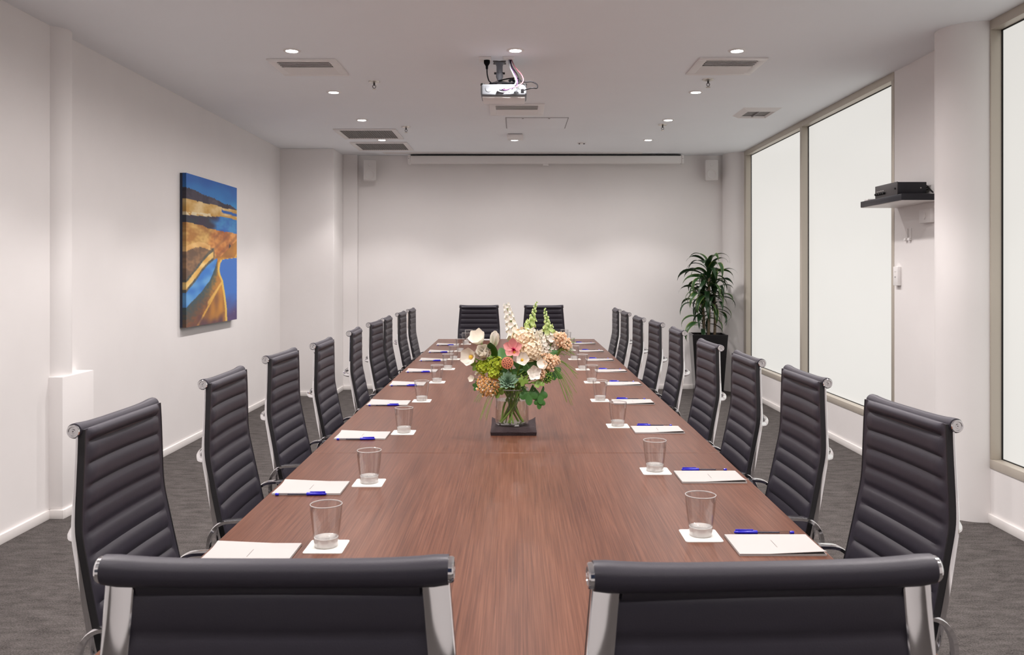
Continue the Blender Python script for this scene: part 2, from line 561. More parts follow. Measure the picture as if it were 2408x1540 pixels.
diffuser('louvred white ceiling vent near the painting wall row of lights', -1.648, -1.19, 5.60, 6.055)
diffuser('louvred white ceiling vent nearest the window wall', 1.203, 1.655, 5.565, 6.03)
diffuser('louvred white ceiling vent straight behind the projector', -.228, .239, 7.085, 7.58)


def return_grille(label, x0, x1, y0, y1):
    cx, cy = (x0 + x1) / 2, (y0 + y1) / 2
    t = thing('return_air_vent', label, 'vent', (cx, cy, CEIL), 0, 'return air grilles')
    hx, hy = (x1 - x0) / 2, (y1 - y0) / 2
    i = .05
    b = MB()
    b.box(-hx, hx, -hy, -hy + i, -.012, 0).box(-hx, hx, hy - i, hy, -.012, 0).box(-hx, -hx + i, -hy + i, hy - i, -.012, 0).box(hx - i, hx, -hy + i, hy - i, -.012, 0)
    b.build('vent_frame', M['white_plastic'], t, bevel=.003)
    box('filter_mesh', M['filter'], t, -hx + i + .004, hx - i - .004, -hy + i + .004, hy - i - .004, -.005, -.001)
    box('filter_gap', M['dark'], t, -hx + i, hx - i, -hy + i, hy - i, -.001, -.0003)
    c = MB()
    for k in range(22):
        x = -hx + i + (k + .5) * (2 * hx - 2 * i) / 22
        c.box(x - .002, x + .002, -hy + i, hy - i, -.009, -.005)
    o = c.build('grille_bars', M['filter'], t, smooth=False); o['kind'] = 'stuff'
    return t


return_grille('grey mesh ceiling grille, the nearer of two side by side', -1.797, -1.18, 8.33, 8.93)
return_grille('grey mesh ceiling grille, the farther of two, nearer the end wall', -1.80, -1.178, 9.174, 9.77)

t = thing('air_vent', 'small open white ceiling vent closest to the frosted windows', 'vent', (2.11, 7.465, CEIL))
b = MB()
hx, hy, i = .164, .2, .045
for (p, q) in (((-hx, -hy, 0), (hx, -hy, 0)), ((hx, -hy, 0), (hx, hy, 0)), ((hx, hy, 0), (-hx, hy, 0)), ((-hx, hy, 0), (-hx, -hy, 0))):
    def ins(p): return (p[0] * (1 - i / hx), p[1] * (1 - i / hy), -.028)
    def ins2(p): return (p[0] * (1 - (i + .012) / hx), p[1] * (1 - (i + .012) / hy), -.010)
    pp, qq = ins(p), ins(q)
    b.add([p, q, qq, pp, ins2(q), ins2(p)], [(0, 1, 2, 3), (3, 2, 4, 5)])
b.build('vent_frame', M['white_plastic'], t, smooth=False)
box('vent_backing', M['filter'], t, -hx + i, hx - i, -hy + i, hy - i, -.008, -.001)
box('vent_blade', M['grey_plastic'], t, -.004, .004, -hy + i, hy - i, -.02, -.004)

t = thing('slot_vent', 'long thin white slot vent in the ceiling before the projection screen', 'vent', (-.04, 9.985, CEIL))
b = MB().box(-1.52, 1.52, -.055, -.03, -.008, 0).box(-1.52, 1.52, .03, .055, -.008, 0).box(-1.52, -1.49, -.03, .03, -.008, 0).box(1.49, 1.52, -.03, .03, -.008, 0)
b.build('slot_frame', M['white_plastic'], t, bevel=.002)
box('slot_blade', M['speaker_white'], t, -1.49, 1.49, -.02, .02, -.006, -.001)
box('slot_recess', M['grey_plastic'], t, -1.49, 1.49, -.03, .03, -.0012, -.0002)

t = thing('ceiling_hatch', 'flush white access hatch in the ceiling with a thin outline', 'hatch', (.19, 8.015, CEIL))
box('hatch_panel', M['ceiling'], t, -.278, .278, -.278, .278, -.005, 0, bevel=.001)
b = MB()
h = .287
b.box(-h, h, -h, -h + .006, -.003, 0).box(-h, h, h - .006, h, -.003, 0).box(-h, -h + .006, -h, h, -.003, 0).box(h - .006, h, -h, h, -.003, 0)
b.build('hatch_joint', M['grey_plastic'], t)
for x in (-.13, .11): MB().lathe([(.0005, -.008), (.009, -.008), (.009, -.004)], 12, (x, -.262, 0)).build('hatch_latch', M['grey_plastic'], t)

t = thing('ceiling_box', 'small square white box on the ceiling by the middle far downlight', 'detector', (-.01, 8.75, CEIL))
box('box_cover', M['white_plastic'], t, -.082, .082, -.13, .13, -.03, -.006, bevel=.006)
box('box_base', M['grey_plastic'], t, -.072, .072, -.12, .12, -.006, 0)


def sprinkler(label, x, y):
    t = thing('ceiling_sprinkler', label, 'sprinkler', (x, y, CEIL), 0, 'fire sprinklers')
    MB().lathe([(.042, 0), (.04, -.006), (.02, -.011), (.0005, -.011)], 20).build('rosette', M['brushed'], t)
    MB().tube([(0, 0, -.011), (0, 0, -.03)], .007, 8).tube([(-.010, 0, -.028), (-.011, 0, -.04), (0, 0, -.055)], .0025, 6).tube([(.010, 0, -.028), (.011, 0, -.04), (0, 0, -.055)], .0025, 6).build('sprinkler_body', M['grey_metal'], t)
    MB().lathe([(.0005, -.058), (.017, -.058), (.017, -.055), (.0005, -.055)], 14).build('deflector', M['brushed'], t)


sprinkler('small metal sprinkler near the painting side vent', -1.049, 6.28)
sprinkler('small metal sprinkler beside the pair of grey mesh grilles', -1.065, 8.22)
sprinkler('small metal sprinkler behind the window side vent', 1.401, 6.21)
sprinkler('small metal sprinkler between the two far window side downlights', 1.394, 8.10)
t = thing('ceiling_detector', 'tiny white detector with two dots on the far ceiling', 'detector', (.71, 9.24, CEIL))
MB().lathe([(.048, 0), (.046, -.008), (.0005, -.010)], 20).build('detector_cover', M['white_plastic'], t)
for x in (-.025, .025): MB().lathe([(.0005, -.016), (.008, -.016), (.009, -.008)], 8, (x, -.01, 0)).build('detector_eye', M['dark'], t)

# ------------------------------------------------------------------ projection screen and speakers
t = thing('projection_screen', 'long white retracted projection screen case under the ceiling', 'screen', (.349, 10.11, 2.695))
box('screen_case', M['white_plastic'], t, -1.61, 1.61, -.05, .06, 0, .09, bevel=.012, seg=3)
for s_ in (-1, 1):
    e = box('end_cap', M['white_plastic'], t, s_ * 1.62 - .014, s_ * 1.62 + .014, -.056, .066, -.004, .097, bevel=.006)
    MB().lathe([(.0005, -.058), (.005, -.058), (.005, -.056)], 8, (s_ * 1.62, 0, .055), 'y').build('screw', M['grey_plastic'], e)
box('gap_shade_strip', M['dark'], t, -1.6, 1.6, -.03, .05, .09, .104)  # dark strip painting the shade in the gap under the ceiling
box('pull_tab', M['white_plastic'], t, -.032, .032, -.02, .0, -.026, .004, bevel=.003)


def speaker(label, x, ry):
    t = thing('speaker', label, 'speaker', (x, 10.06, 2.487), ry, 'white wall speakers')
    box('speaker_cabinet', M['speaker_white'], t, -.07, .07, -.02, .085, 0, .248, bevel=.014, seg=3)
    box('speaker_front', M['speaker_white'], t, -.075, .075, -.036, -.014, .002, .246, bevel=.010, seg=3)
    MB().lathe([(.056, -.037), (.054, -.041), (.046, -.041), (.042, -.038), (.030, -.0365), (.0005, -.0375)], 28, (0, 0, .075), 'y').build('woofer', M['speaker_white'], t)
    MB().lathe([(.019, -.037), (.017, -.041), (.010, -.0405), (.0005, -.042)], 18, (0, 0, .185), 'y').build('tweeter', M['grey_plastic'] if False else M['speaker_white'], t)
    box('bracket', M['speaker_white'], t, -.02, .02, .08, .165, .09, .16)
    return t


speaker('white wall speaker at the painting side end of the screen', -1.735, math.radians(14))
speaker('white wall speaker above the potted plant', 2.308, math.radians(-6))

# ------------------------------------------------------------------ projector
PJ = thing('projector', 'white ceiling projector seen from its cabled back', 'projector', (-.082, 5.66, 2.554))
pb = MB().box(-.15, .15, -.11, .11, .0, .078)
M['projector'] = mat('projector_casing', (.20, .215, .235), .5, spec=.15)
pb.build('projector_body', M['projector'], PJ, bevel=.016, seg=3)
box('projector_lid', M['white_plastic'], PJ, -.141, .141, -.094, .105, -.012, .002, bevel=.006)
sg = MB().lathe([(.021, -.1105), (.0205, -.1125), (.0005, -.1125)], 24, (-.098, 0, .046), 'y').build('speaker_grille', M['projector'], PJ)
pn = box('connector_panel', M['projector'], PJ, .0, .132, -.1115, -.105, .012, .052, bevel=.002)
for (x, z, wx, hz) in ((.02, .040, .017, .009), (.055, .042, .017, .009), (.035, .022, .012, .006), (.072, .021, .008, .008), (.092, .021, .010, .006), (.105, .043, .012, .005)):
    box('port', M['dark'], pn, x - wx / 2, x + wx / 2, -.1125, -.111, z - hz / 2, z + hz / 2)
box('power_inlet', M['black_cable'], PJ, .112, .132, -.1145, -.109, .018, .044, bevel=.002)
for x in (-.138, .138): MB().lathe([(.0005, .086), (.012, .085), (.014, .078), (.014, .07)], 12, (x, -.09, 0)).build('projector_foot', M['rubber'], PJ)
lens = MB().lathe([(.034, .11), (.034, .122), (.028, .122), (.024, .112), (.0005, .116)], 24, (.06, 0, .04), 'y').build('lens', M['black_metal'], PJ)
# mount
PM = thing('projector_mount', 'grey ceiling mount pole holding the projector', 'mount', (-.112, 5.70, CEIL))
pl = MB()
star = []
for k in range(16):
    a = 2 * PI * k / 16
    r = .062 if k % 4 == 2 else (.034 if k % 4 == 0 else .045)
    star.append((r * math.cos(a), r * math.sin(a)))
pl.add([(x, y, 0) for x, y in star] + [(x * .95, y * .95, -.006) for x, y in star], [tuple(range(16)), tuple(range(31, 15, -1))] + [(k, (k + 1) % 16, 16 + (k + 1) % 16, 16 + k) for k in range(16)])
pl.build('ceiling_plate', M['grey_metal'], PM, smooth=False)
MB().lathe([(.030, -.006), (.024, -.02), (.021, -.03), (.021, -.075), (.024, -.078), (.024, -.10), (.018, -.115), (.006, -.14), (.0005, -.142)], 20).build('pole', mat('grey_mount_paint', (.16, .165, .19), .45), PM)
for s_ in (-1, 1): MB().lathe([(.0005, s_ * .036), (.007, s_ * .036), (.007, s_ * .020)], 10, (0, 0, -.075), 'x').build('knob', M['rubber'], PM)
for k, (dx, dy) in enumerate(((.07, .07), (-.07, .07), (.08, -.06), (-.06, -.07))):
    MB().tube([(0, 0, -.125), (dx * .6, dy * .6, -.146), (dx, dy, -.162), (dx, dy, -.178)], .006, 8).build('mount_arm', M['grey_metal'], PM)

so = thing('ceiling_socket', 'white power socket on the ceiling with a black plug', 'socket', (-.205, 5.58, CEIL))
box('socket_plate', M['white_plastic'], so, -.042, .042, -.035, .035, -.022, 0, bevel=.004)
sp = thing('ceiling_socket', 'white cable plate on the ceiling above the projector', 'socket', (-.05, 5.57, CEIL))
box('socket_plate', M['white_plastic'], sp, -.038, .038, -.028, .028, -.014, 0, bevel=.003)
MB().lathe([(.026, -.014), (.024, -.018), (.014, -.018), (.0005, -.015)], 18).build('cable_ring', M['speaker_white'], sp)
pc = thing('power_cable', 'black power cable hanging from the ceiling socket to the projector', 'cable', (-.192, 5.56, 2.787))
MB().lathe([(.0005, .001), (.020, .0), (.020, -.018), (.013, -.030), (.0085, -.036), (.0075, -.056), (.0005, -.058)], 14).build('plug', M['black_cable'], pc)
cab = catmull([(0, 0, -.05), (.002, .01, -.09), (.012, .03, -.125), (.028, .03, -.142), (.012, .10, -.135), (.02, .16, -.118), (.08, .12, -.105), (.15, .10, -.095), (.20, .05, -.105),
               (.215, .04, -.125), (.17, .0, -.145), (.08, .0, -.146), (.02, .0, -.15), (.06, .04, -.148), (.16, .06, -.135), (.20, .0, -.13), (.25, -.03, -.148), (.29, -.05, -.150), (.325, -.06, -.17), (.325, -.065, -.195), (.29, -.058, -.193), (.243, -.022, -.200)], 6)
MB().tube(cab, .0042, 7).build('cable', M['black_cable'], pc)
MB().tube(catmull([(.145, .05, -.125), (.165, .04, -.115), (.18, .05, -.135), (.16, .05, -.145)], 4), .009, 7).build('cable_tie', M['black_cable'], pc)
cols = [('white', mat('white_cable', (.22, .22, .24), .5, spec=.2)), ('black', M['black_cable']), ('purple', mat('purple_cable', (.035, .014, .045), .5, spec=.15)), ('pink', mat('pink_cable', (.16, .06, .075), .5, spec=.15))]
for k, (nm, mm) in enumerate(cols):
    d = k * .006
    cc = thing('signal_cable', '%s signal cable looping from the ceiling plate to the projector' % nm, 'cable', (-.048 + k * .006, 5.565, 2.792), 0, 'signal cables of the projector')
    sw = [(.006, .0), (.030, .0), (.0, .0), (.052, .0)][k][0]
    pts = [(0, 0, 0), (.006 + sw * .3, -.01, -.05), (.028 + sw * .7, -.03, -.105), (.044 + sw * .6, -.04, -.15), (.03 + d * .5, -.05, -.185), (.0, -.055, -.212 + d), (-.035, -.06, -.224 + d), (-.065 + d, -.05, -.216 + d), (-.07 + d, -.016, -.205)]
    MB().tube(catmull(pts, 6), .0038 if k else .005, 7).build('cable', mm, cc)
    MB().tube([(-.07 + d, -.028, -.206), (-.07 + d, -.008, -.205)], .007, 8).build('connector', (M['blue'] if k == 2 else mm), cc)

# ------------------------------------------------------------------ amplifier shelf and wall devices
sh = thing('wall_shelf', 'black floating shelf carrying the amplifier', 'shelf', (XR, 5.615, 1.853))
box('shelf_board', M['black_metal'], sh, -.255, 0, -.315, .315, .0, .04, bevel=.002)
box('shelf_underside', M['white_trim'], sh, -.25, -.002, -.31, .31, -.003, .0)
am = thing('amplifier', 'black amplifier with a row of knobs on the shelf', 'amplifier', (2.535, 5.61, 1.893))
box('amplifier_case', M['black_metal'], am, -.092, .092, -.165, .165, .006, .088, bevel=.002)
box('front_panel', M['grey_metal'], am, -.097, -.092, -.168, .168, .004, .090, bevel=.001)
for k in range(5): MB().lathe([(.008, -.097), (.008, -.112), (.006, -.114), (.0005, -.114)], 12, (0, .135 - k * .03, .032), 'x').build('knob', M['rubber'], am)
MB().lathe([(.006, -.097), (.006, -.104), (.0005, -.104)], 10, (0, -.142, .048), 'x').build('power_switch', M['dark'], am)
for k in range(4): box('panel_mark', M['white_plastic'], am, -.0978, -.097, .125 - k * .03, .142 - k * .03, .050, .053)
MB().lathe([(.0005, -.1668), (.004, -.1668), (.004, -.165)], 8, (.055, 0, .05), 'y').build('case_screw', M['brushed'], am)
for (x, y) in ((-.07, -.13), (.07, -.13), (-.07, .13), (.07, .13)): MB().lathe([(.0005, 0), (.008, 0), (.008, .007)], 8, (x, y, 0)).build('rubber_foot', M['rubber'], am)
for k in range(3): MB().tube(catmull([(.092, -.10 - .02 * k, .06 - .012 * k), (.112, -.12 - .02 * k, .07 - .014 * k), (.114, -.16 - .015 * k, .045 - .012 * k), (.116, -.20, .02)], 5), .0035, 6).build('rear_cable', M['rubber'], am)
rc = thing('remote_control', 'small white remote lying at the end of the shelf', 'remote', (2.45, 5.85, 1.893))
box('remote_body', M['white_plastic'], rc, -.045, .02, -.03, .03, 0, .012, bevel=.004)

vc = thing('volume_control', 'white wall volume dial plate half behind the column', 'control', (XR, 5.47, 1.765))
box('dial_plate', M['white_plastic'], vc, -.03, 0, -.075, .075, -.045, .045, bevel=.004)
MB().lathe([(.022, -.03), (.021, -.036), (.0005, -.036)], 22, (0, 0, 0), 'x').build('dial', M['white_plastic'], vc)
for k in range(2):
    hk = thing('wall_clip', ['white slim clip on the wall, nearer the frosted window', 'white slim clip on the wall, nearer the round column'][k], 'clip', (XR, 5.775 - k * .055, 1.615))
    box('clip_back', M['white_plastic'], hk, -.006, 0, -.012, .012, 0, .085, bevel=.003)
    box('clip_hook', M['white_plastic'], hk, -.022, -.004, -.012, .012, 0, .02, bevel=.005)
th_ = thing('wall_thermostat', 'white upright wall control box beside the frosted window', 'control', (XR, 5.90, 1.31))
box('control_case', M['white_plastic'], th_, -.026, 0, -.035, .035, 0, .132, bevel=.004)
box('control_button', M['grey_plastic'], th_, -.0275, -.026, -.006, .008, .055, .064)
box('control_mark', M['speaker_white'], th_, -.027, -.026, -.015, .015, .095, .099)

# ------------------------------------------------------------------ painting
def paint(t, v):
    """colour of the canvas at t (0 near edge .. 1 far edge), v (0 top .. 1 bottom)."""
    n1 = noise.noise(Vector((t * 6, v * 22, 1.3)))
    n2 = noise.noise(Vector((t * 22, v * 60, 5.1)))
    n3 = noise.noise(Vector((t * 9, v * 9, 9.7)))
    vv = v + .006 * n3
    b0 = interp([(0, .09), (.13, .095), (.27, .112), (.45, .118), (.67, .138), (.83, .140), (1, .166)], t) + .006 * noise.noise(Vector((t * 30, 0, 0)))
    b1 = interp([(0, .167), (.38, .168), (.72, .172), (1, .172)], t)
    b2 = interp([(0, .272), (.45, .254), (.65, .24), (1, .243)], t) + .004 * n3
    b3 = interp([(0, .32), (.24, .323), (.49, .34), (.72, .348), (1, .349)], t)
    def mix(a, b, f): f = max(0, min(1, f)); return tuple(lerp(x, y, f) for x, y in zip(a, b))
    if vv < b0:
        return mix((20, 92, 176), (42, 140, 205), v / .16 + .25 * n1)
    if vv < b1:
        return mix((38, 32, 52), (82, 74, 86), .5 + .9 * n3 + .4 * n2)
    if vv < b2:
        if t > .66 and abs(vv - (.198 + .03 * (t - .66))) < .011: return (32, 98, 178)
        c = mix((196, 148, 66), (232, 205, 150), .5 + .8 * n1 + .3 * n2)
        if vv > b2 - .02 and n2 > -.1 and t < .5: c = mix(c, (240, 232, 205), .7)
        if vv > b2 - .012 and t > .55: c = (206, 158, 70)
        return c
    if vv < b3:
        f = (t - .42) * 5 + n1
        return mix(mix((48, 34, 62), (40, 52, 62), .5 + n1), mix((30, 98, 186), (58, 140, 200), .5 + n1 + n2 * .4), f)
    # right pool
    pb_ = interp([(.527, 1.05), (.53, 1.0), (.55, .66), (.58, .62), (.62, .60), (.66, .62), (.70, .675), (.74, .69), (.80, .72), (.90, .755), (1.0, .765)], v)
    if v > .53 and t > pb_:
        if t < pb_ + .018: return (222, 188, 92)
        return mix((48, 112, 196), (78, 58, 110), (v - .80) / .16 + .25 * n1)
    # blue stream descending to the near edge
    sa = interp([(0, .775), (.2, .68), (.4, .585), (.54, .548), (1, .5)], t)
    sb = interp([(0, .875), (.25, .78), (.42, .70), (.52, .62), (.58, .55), (1, .4)], t)
    if sa < vv < sb and t < .58:
        return mix((42, 116, 196), (96, 160, 214), .4 + n1)
    if vv >= sb or (t >= .58 and v > .53):
        d = (pb_ - t)
        if d < .022: return (226, 186, 84)
        c = mix((198, 134, 42), (120, 74, 46), d * 2.2 + .7 * n3)
        c = mix(c, (46, 74, 84), (vv > sb) * (1 - (vv - sb) / .14) + .4 * n2 if t < .58 else 0)
        rid = abs((v - .97) + .62 * (t - .25))
        if rid < .012 and t > .08: c = mix(c, (228, 176, 74), .8)
        if abs((v - .74) + .5 * (t - .62)) < .012 and t > .38: c = mix(c, (232, 188, 96), .7)
        if v > .93: c = mix(c, (84, 50, 66), (v - .93) * 9 + n3)
        return c
    # rocks between water and pools
    if vv > sa - .085 + .02 * n3 and t < .5 and vv > .56 - .5 * t + .1:
        f = (vv - (sa - .085)) / .085
        if .25 < f < .75: return mix((214, 160, 66), (238, 206, 134), .5 + n1)
        return mix((52, 66, 70), (110, 98, 76), .5 + n2)
    tb = interp([(.34, .50), (.40, .42), (.44, .37), (.48, .44), (.53, .58)], v) + .03 * n3
    rd = .492 - .035 * math.sin(min(1, t / .42) * PI * .8) + .006 * n3
    if t < .44 and abs(v - rd) < .017: return mix((206, 150, 78), (240, 200, 130), .5 + n1)
    if t < .52 and v > rd: return mix((104, 80, 62), (164, 124, 84), .5 + n1 + .5 * n2 - (v - rd) * 3)
    ce = .86 + .9 * (v - .46)
    if .43 < v < .525 and abs(t - ce) < .05 * math.sin((v - .43) / .095 * PI): return (52, 44, 54)
    f = .5 + n1 * .9 + .4 * n2
    a = mix(mix((176, 120, 54), (230, 190, 112), f), mix((170, 98, 46), (228, 160, 86), f + .3 * noise.noise(Vector((t * 16 + v * 10, v * 5, 2)))), (t - tb) * 12 + .5)
    # folds
    fold = math.sin((t * 1.2 + (v - .35) * 3.2) * 26)
    if t > .5: a = mix(a, (110, 66, 44), .35 * max(0, fold))
    return a


pt = thing('canvas_painting', 'unframed canvas of ochre rocks, blue water and sky on the wall', 'painting', (-2.648, 7.40, 1.579))
NY, NZ = 150, 190
y0, y1, z0, z1 = -.615, .615, -.618, .618
vs, fs = [], []
for j in range(NZ + 1):
    for i2 in range(NY + 1):
        vs.append((.015, lerp(y0, y1, i2 / NY), lerp(z1, z0, j / NZ)))
for j in range(NZ):
    for i2 in range(NY):
        a = j * (NY + 1) + i2
        fs.append((a, a + 1, a + NY + 2, a + NY + 1))
me = bpy.data.meshes.new('canvas_face'); me.from_pydata(vs, [], fs)
ca = me.color_attributes.new('paint', 'FLOAT_COLOR', 'POINT')
buf = []
for j in range(NZ + 1):
    for i2 in range(NY + 1):
        buf += list(srgb(*[max(0, min(255, c)) for c in paint(i2 / NY, j / NZ)]))
ca.data.foreach_set('color', buf)
pm = mat('oil_paint', (1, 1, 1), .45)
n, l, bb = nodes(pm)
at = n.new('ShaderNodeVertexColor'); at.layer_name = 'paint'
l.new(at.outputs[0], bb.inputs['Base Color'])
me.materials.append(pm)
o = bpy.data.objects.new('canvas_face', me); C.objects.link(o); o.parent = pt
# painted near edge and body of the canvas
vs, fs, buf = [], [], []
for j in range(NZ + 1):
    for x in (-.015, .015):
        vs.append((x, y0, lerp(z1, z0, j / NZ)))
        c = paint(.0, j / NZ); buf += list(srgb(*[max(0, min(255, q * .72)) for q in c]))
for j in range(NZ): fs.append((2 * j, 2 * j + 1, 2 * j + 3, 2 * j + 2))
me = bpy.data.meshes.new('canvas_edge'); me.from_pydata(vs, [], fs)
ca = me.color_attributes.new('paint', 'FLOAT_COLOR', 'POINT'); ca.data.foreach_set('color', buf); me.materials.append(pm)
o = bpy.data.objects.new('canvas_edge', me); C.objects.link(o); o.parent = pt
box('canvas_stretcher', mat('canvas_cloth', srgb(40, 44, 60), .7), pt, -.034, .0145, y0 + .0005, y1, z0, z1 - .0005)
MB().box(.0152, .0155, .53, .535, -.565, -.56).box(.0152, .0155, .53, .535, -.55, -.535).build('signature', M['paper'], pt)

# ------------------------------------------------------------------ conference table
TB = thing('conference_table', 'long dark wood boardroom table in the middle of the room', 'table', (0, 0, 0))
TZ = .74


def top_piece(name, ya, yb, half, bevel=.002):
    ys = [ya] + [y for y in (2.2, 3.6, 5.0, 6.5) if ya < y < yb] + [yb]
    v = [(-half(y), y) for y in ys] + [(half(y), y) for y in reversed(ys)]
    n_ = len(v)
    b_ = MB().add([(x, y, TZ - .034) for x, y in v] + [(x, y, TZ) for x, y in v], [tuple(reversed(range(n_))), tuple(range(n_, 2 * n_))] + [(k, (k + 1) % n_, n_ + (k + 1) % n_, n_ + k) for k in range(n_)])
    return b_.build(name, M['wood'], TB, bevel=bevel, smooth=False)


half = lambda y: interp([(1.3, .728), (2.2, .735), (3.6, .753), (6.5, .770), (8.46, .775)], y)
top_piece('tabletop', 1.30, 3.1125, half)
top_piece('tabletop', 3.1150, 8.46, half)
box('joint_glint_strip', M['joint_glint'], TB, -.745, .745, 3.1125, 3.1150, TZ - .034, TZ - .0010)  # pale strip: light caught by the bevelled joint, put into the colour
for y in (2.1, 3.9, 5.7, 7.5):
    box('pedestal', M['wood'], TB, -.13, .13, y - .22, y + .22, .02, TZ - .034, bevel=.003)
    box('plinth', M['black_metal'], TB, -.16, .16, y - .26, y + .26, 0, .02)

# ------------------------------------------------------------------ chairs
def chair_profile():
    """front face of the leather, from the head roll down the back and over the seat: (y, z), local."""
    P = [(-.247, 1.050), (-.246, 1.0), (-.246, .93), (-.246, .865), (-.243, .818), (-.232, .76), (-.218, .69), (-.203, .62), (-.188, .56), (-.162, .515), (-.115, .492),
         (-.05, .484), (.05, .486), (.14, .492), (.19, .490), (.225, .474), (.238, .445), (.232, .42)]
    q = catmull([(0, a, b_) for a, b_ in P], 14)
    return q


def resample(q, step):
    out = [q[0].copy()]; acc = 0; d = [0]
    for a, b_ in zip(q, q[1:]):
        L = (b_ - a).length
        p = 0
        while acc + L - p >= step:
            p += step - acc; acc = 0
            out.append(a.lerp(b_, p / L))
        acc += L - p
    return out


def half_w(z, y):
    if y > -.16: return .224
    return interp([(.50, .222), (.60, .220), (.82, .213), (1.05, .194)], z)


def chair_meshes():
    R = {}
    step = .0062
    q = resample(chair_profile(), step)
    # rib boundaries along arc length, measured from the top
    s_at = lambda z: next(i for i, p in enumerate(q) if p.z <= z) * step
    bounds = [s_at(1.029), s_at(1.021)]
    s0 = s_at(1.021)
    while bounds[-1] + .0505 < s_at(.667): bounds.append(bounds[-1] + .0505)
    bounds[-1] = s_at(.667)
    bounds.append(s_at(.605))
    e = bounds[-1] + .075
    total = (len(q) - 1) * step
    while e < total - .03:
        bounds.append(e); e += .0505
    xs = [-1, -.975, -.94, -.90, -.86, -.7, -.45, -.2, 0, .2, .45, .7, .86, .90, .94, .975, 1]
    nx = len(xs)

    def puff(s):
        lo = 0; hi = total
        for b_ in bounds:
            if b_ <= s: lo = b_
            else: hi = b_; break
        L = hi - lo
        if L < .012: return .0022
        t = (s - lo) / L
        amp = .0095 if L < .07 else .005
        return amp * (1 - abs(2 * t - 1) ** 3.2)

    front, back = [], []
    for i, p in enumerate(q):
        t = (q[min(i + 1, len(q) - 1)] - q[max(i - 1, 0)]).normalized()
        nrm = Vector((0, -t.z, t.y))       # towards the sitter (forward / up)
        s = i * step
        hw = half_w(p.z, p.y)
        pf = puff(s)
        rf, rb = [], []
        for xf in xs:
            ax = abs(xf)
            edge = 0 if ax >= .94 else (1 if ax <= .86 else (.94 - ax) / .08)
            sag = -.010 * (1 - xf * xf) if i > 4 else 0
            f = p + nrm * (pf * edge + sag + (.0012 if ax >= .97 else 0)); f.x = xf * hw
            k = p - nrm * (.010 + pf * edge * .55 - sag * .8); k.x = xf * hw
            rf.append(f); rb.append(k)
        front.append(rf); back.append(rb)
    sl = MB()
    loops = []
    for rf, rb in zip(front, back):
        loops.append(rf + list(reversed(rb)))
    sl.sweep(None, loops)
    R['sling'] = sl.mesh('leather_sling', M['leather'], angle=55)
    # black side binding strips along both edges
    for sname, sg_ in (('edge_l', -1), ('edge_r', 1)):
        b_ = MB(); lo_ = []
        for i in range(0, len(q), 2):
            p = q[i]
            t = (q[min(i + 1, len(q) - 1)] - q[max(i - 1, 0)]).normalized()
            nrm = Vector((0, -t.z, t.y)); hw = half_w(p.z, p.y)
            a = p + nrm * .002; c = p - nrm * .0125
            lo_.append([(sg_ * (hw - .001), a.y, a.z), (sg_ * (hw + .003), a.y, a.z), (sg_ * (hw + .003), c.y, c.z), (sg_ * (hw - .001), c.y, c.z)])
        b_.sweep(None, lo_)
        R[sname] = b_.mesh('edge_binding', M['black_edge'])
    # chrome side frames behind the leather
    for sname, sg_ in (('fr_l', -1), ('fr_r', 1)):
        b_ = MB(); lo_ = []
        for i in range(2, len(q) - 4, 2):
            p = q[i]
            t = (q[min(i + 1, len(q) - 1)] - q[max(i - 1, 0)]).normalized()
            nrm = Vector((0, -t.z, t.y)); hw = half_w(p.z, p.y) + .004
            d0 = .0128
            th = interp([(.50, .022), (.62, .019), (.80, .014), (.90, .009), (1.04, .008)], p.z) if p.y < -.12 else .022
            a, c = p - nrm * d0, p - nrm * (d0 + th)
            xo, xi = sg_ * hw, sg_ * (hw - .033)
            cm = p - nrm * (d0 + th * .78)
            sec = [(xi, a.y, a.z), (xo, a.y, a.z)]
            for u_ in range(9):
                an = PI * u_ / 8
                q_ = p - nrm * (d0 + th * (.55 + .45 * math.sin(an) ** .8))
                sec.append((sg_ * (hw - .0165 + .0165 * math.cos(an)), q_.y, q_.z))
            lo_.append(sec)
        b_.sweep(None, lo_)
        R[sname] = b_.mesh('side_frame', M['chrome'], angle=30)
    # head roll with a slight waist
    pr = []
    L = .199
    for k in range(25):
        x = lerp(-L, L, k / 24)
        a = abs(x) / L
        r = .0165 + .0022 * a ** 4
        if a > .985: r -= .0018
        pr.append((r, x))
    ro = MB()
    seg = 20
    lo_ = []
    for r, x in pr:
        dip = -.0045 * (1 - (x / L) ** 4)
        lo_.append([(x, -.268 + r * math.cos(2 * PI * k / seg), 1.047 + dip + r * math.sin(2 * PI * k / seg)) for k in range(seg)])
    ro.sweep(None, lo_)
    # flap of leather turned under the roll at the back
    lo_ = []
    for k in range(13):
        x = lerp(-.165, .165, k / 12)
        dz = -.004 * (1 - (x / .165) ** 2)
        lo_.append([(x, -.262, 1.036 + dz), (x, -.2665, 1.026 + dz), (x, -.262, 1.016 + dz), (x, -.252, 1.020 + dz), (x, -.250, 1.036 + dz)])
    ro.sweep(None, lo_)
    R['roll'] = ro.mesh('head_roll', M['leather'], angle=50)
    for sname, sg_ in (('cap_l', -1), ('cap_r', 1)):
        b_ = MB().lathe([(.0150, sg_ * .197), (.0150, sg_ * .2035), (.0135, sg_ * .2055), (.0105, sg_ * .2055), (.0095, sg_ * .2035), (.0055, sg_ * .2035), (.0045, sg_ * .2052), (.0020, sg_ * .2052), (.0005, sg_ * .2035)], 24, (0, -.268, 1.047), 'x')
        R[sname] = b_.mesh('end_cap', M['chrome'], angle=25)
    # bowed brace behind the back with a thin bar above it
    br = catmull([(-.206, -.262, .808), (-.18, -.285, .808), (-.10, -.312, .808), (0, -.320, .808), (.10, -.312, .808), (.18, -.285, .808), (.206, -.262, .808)], 6)
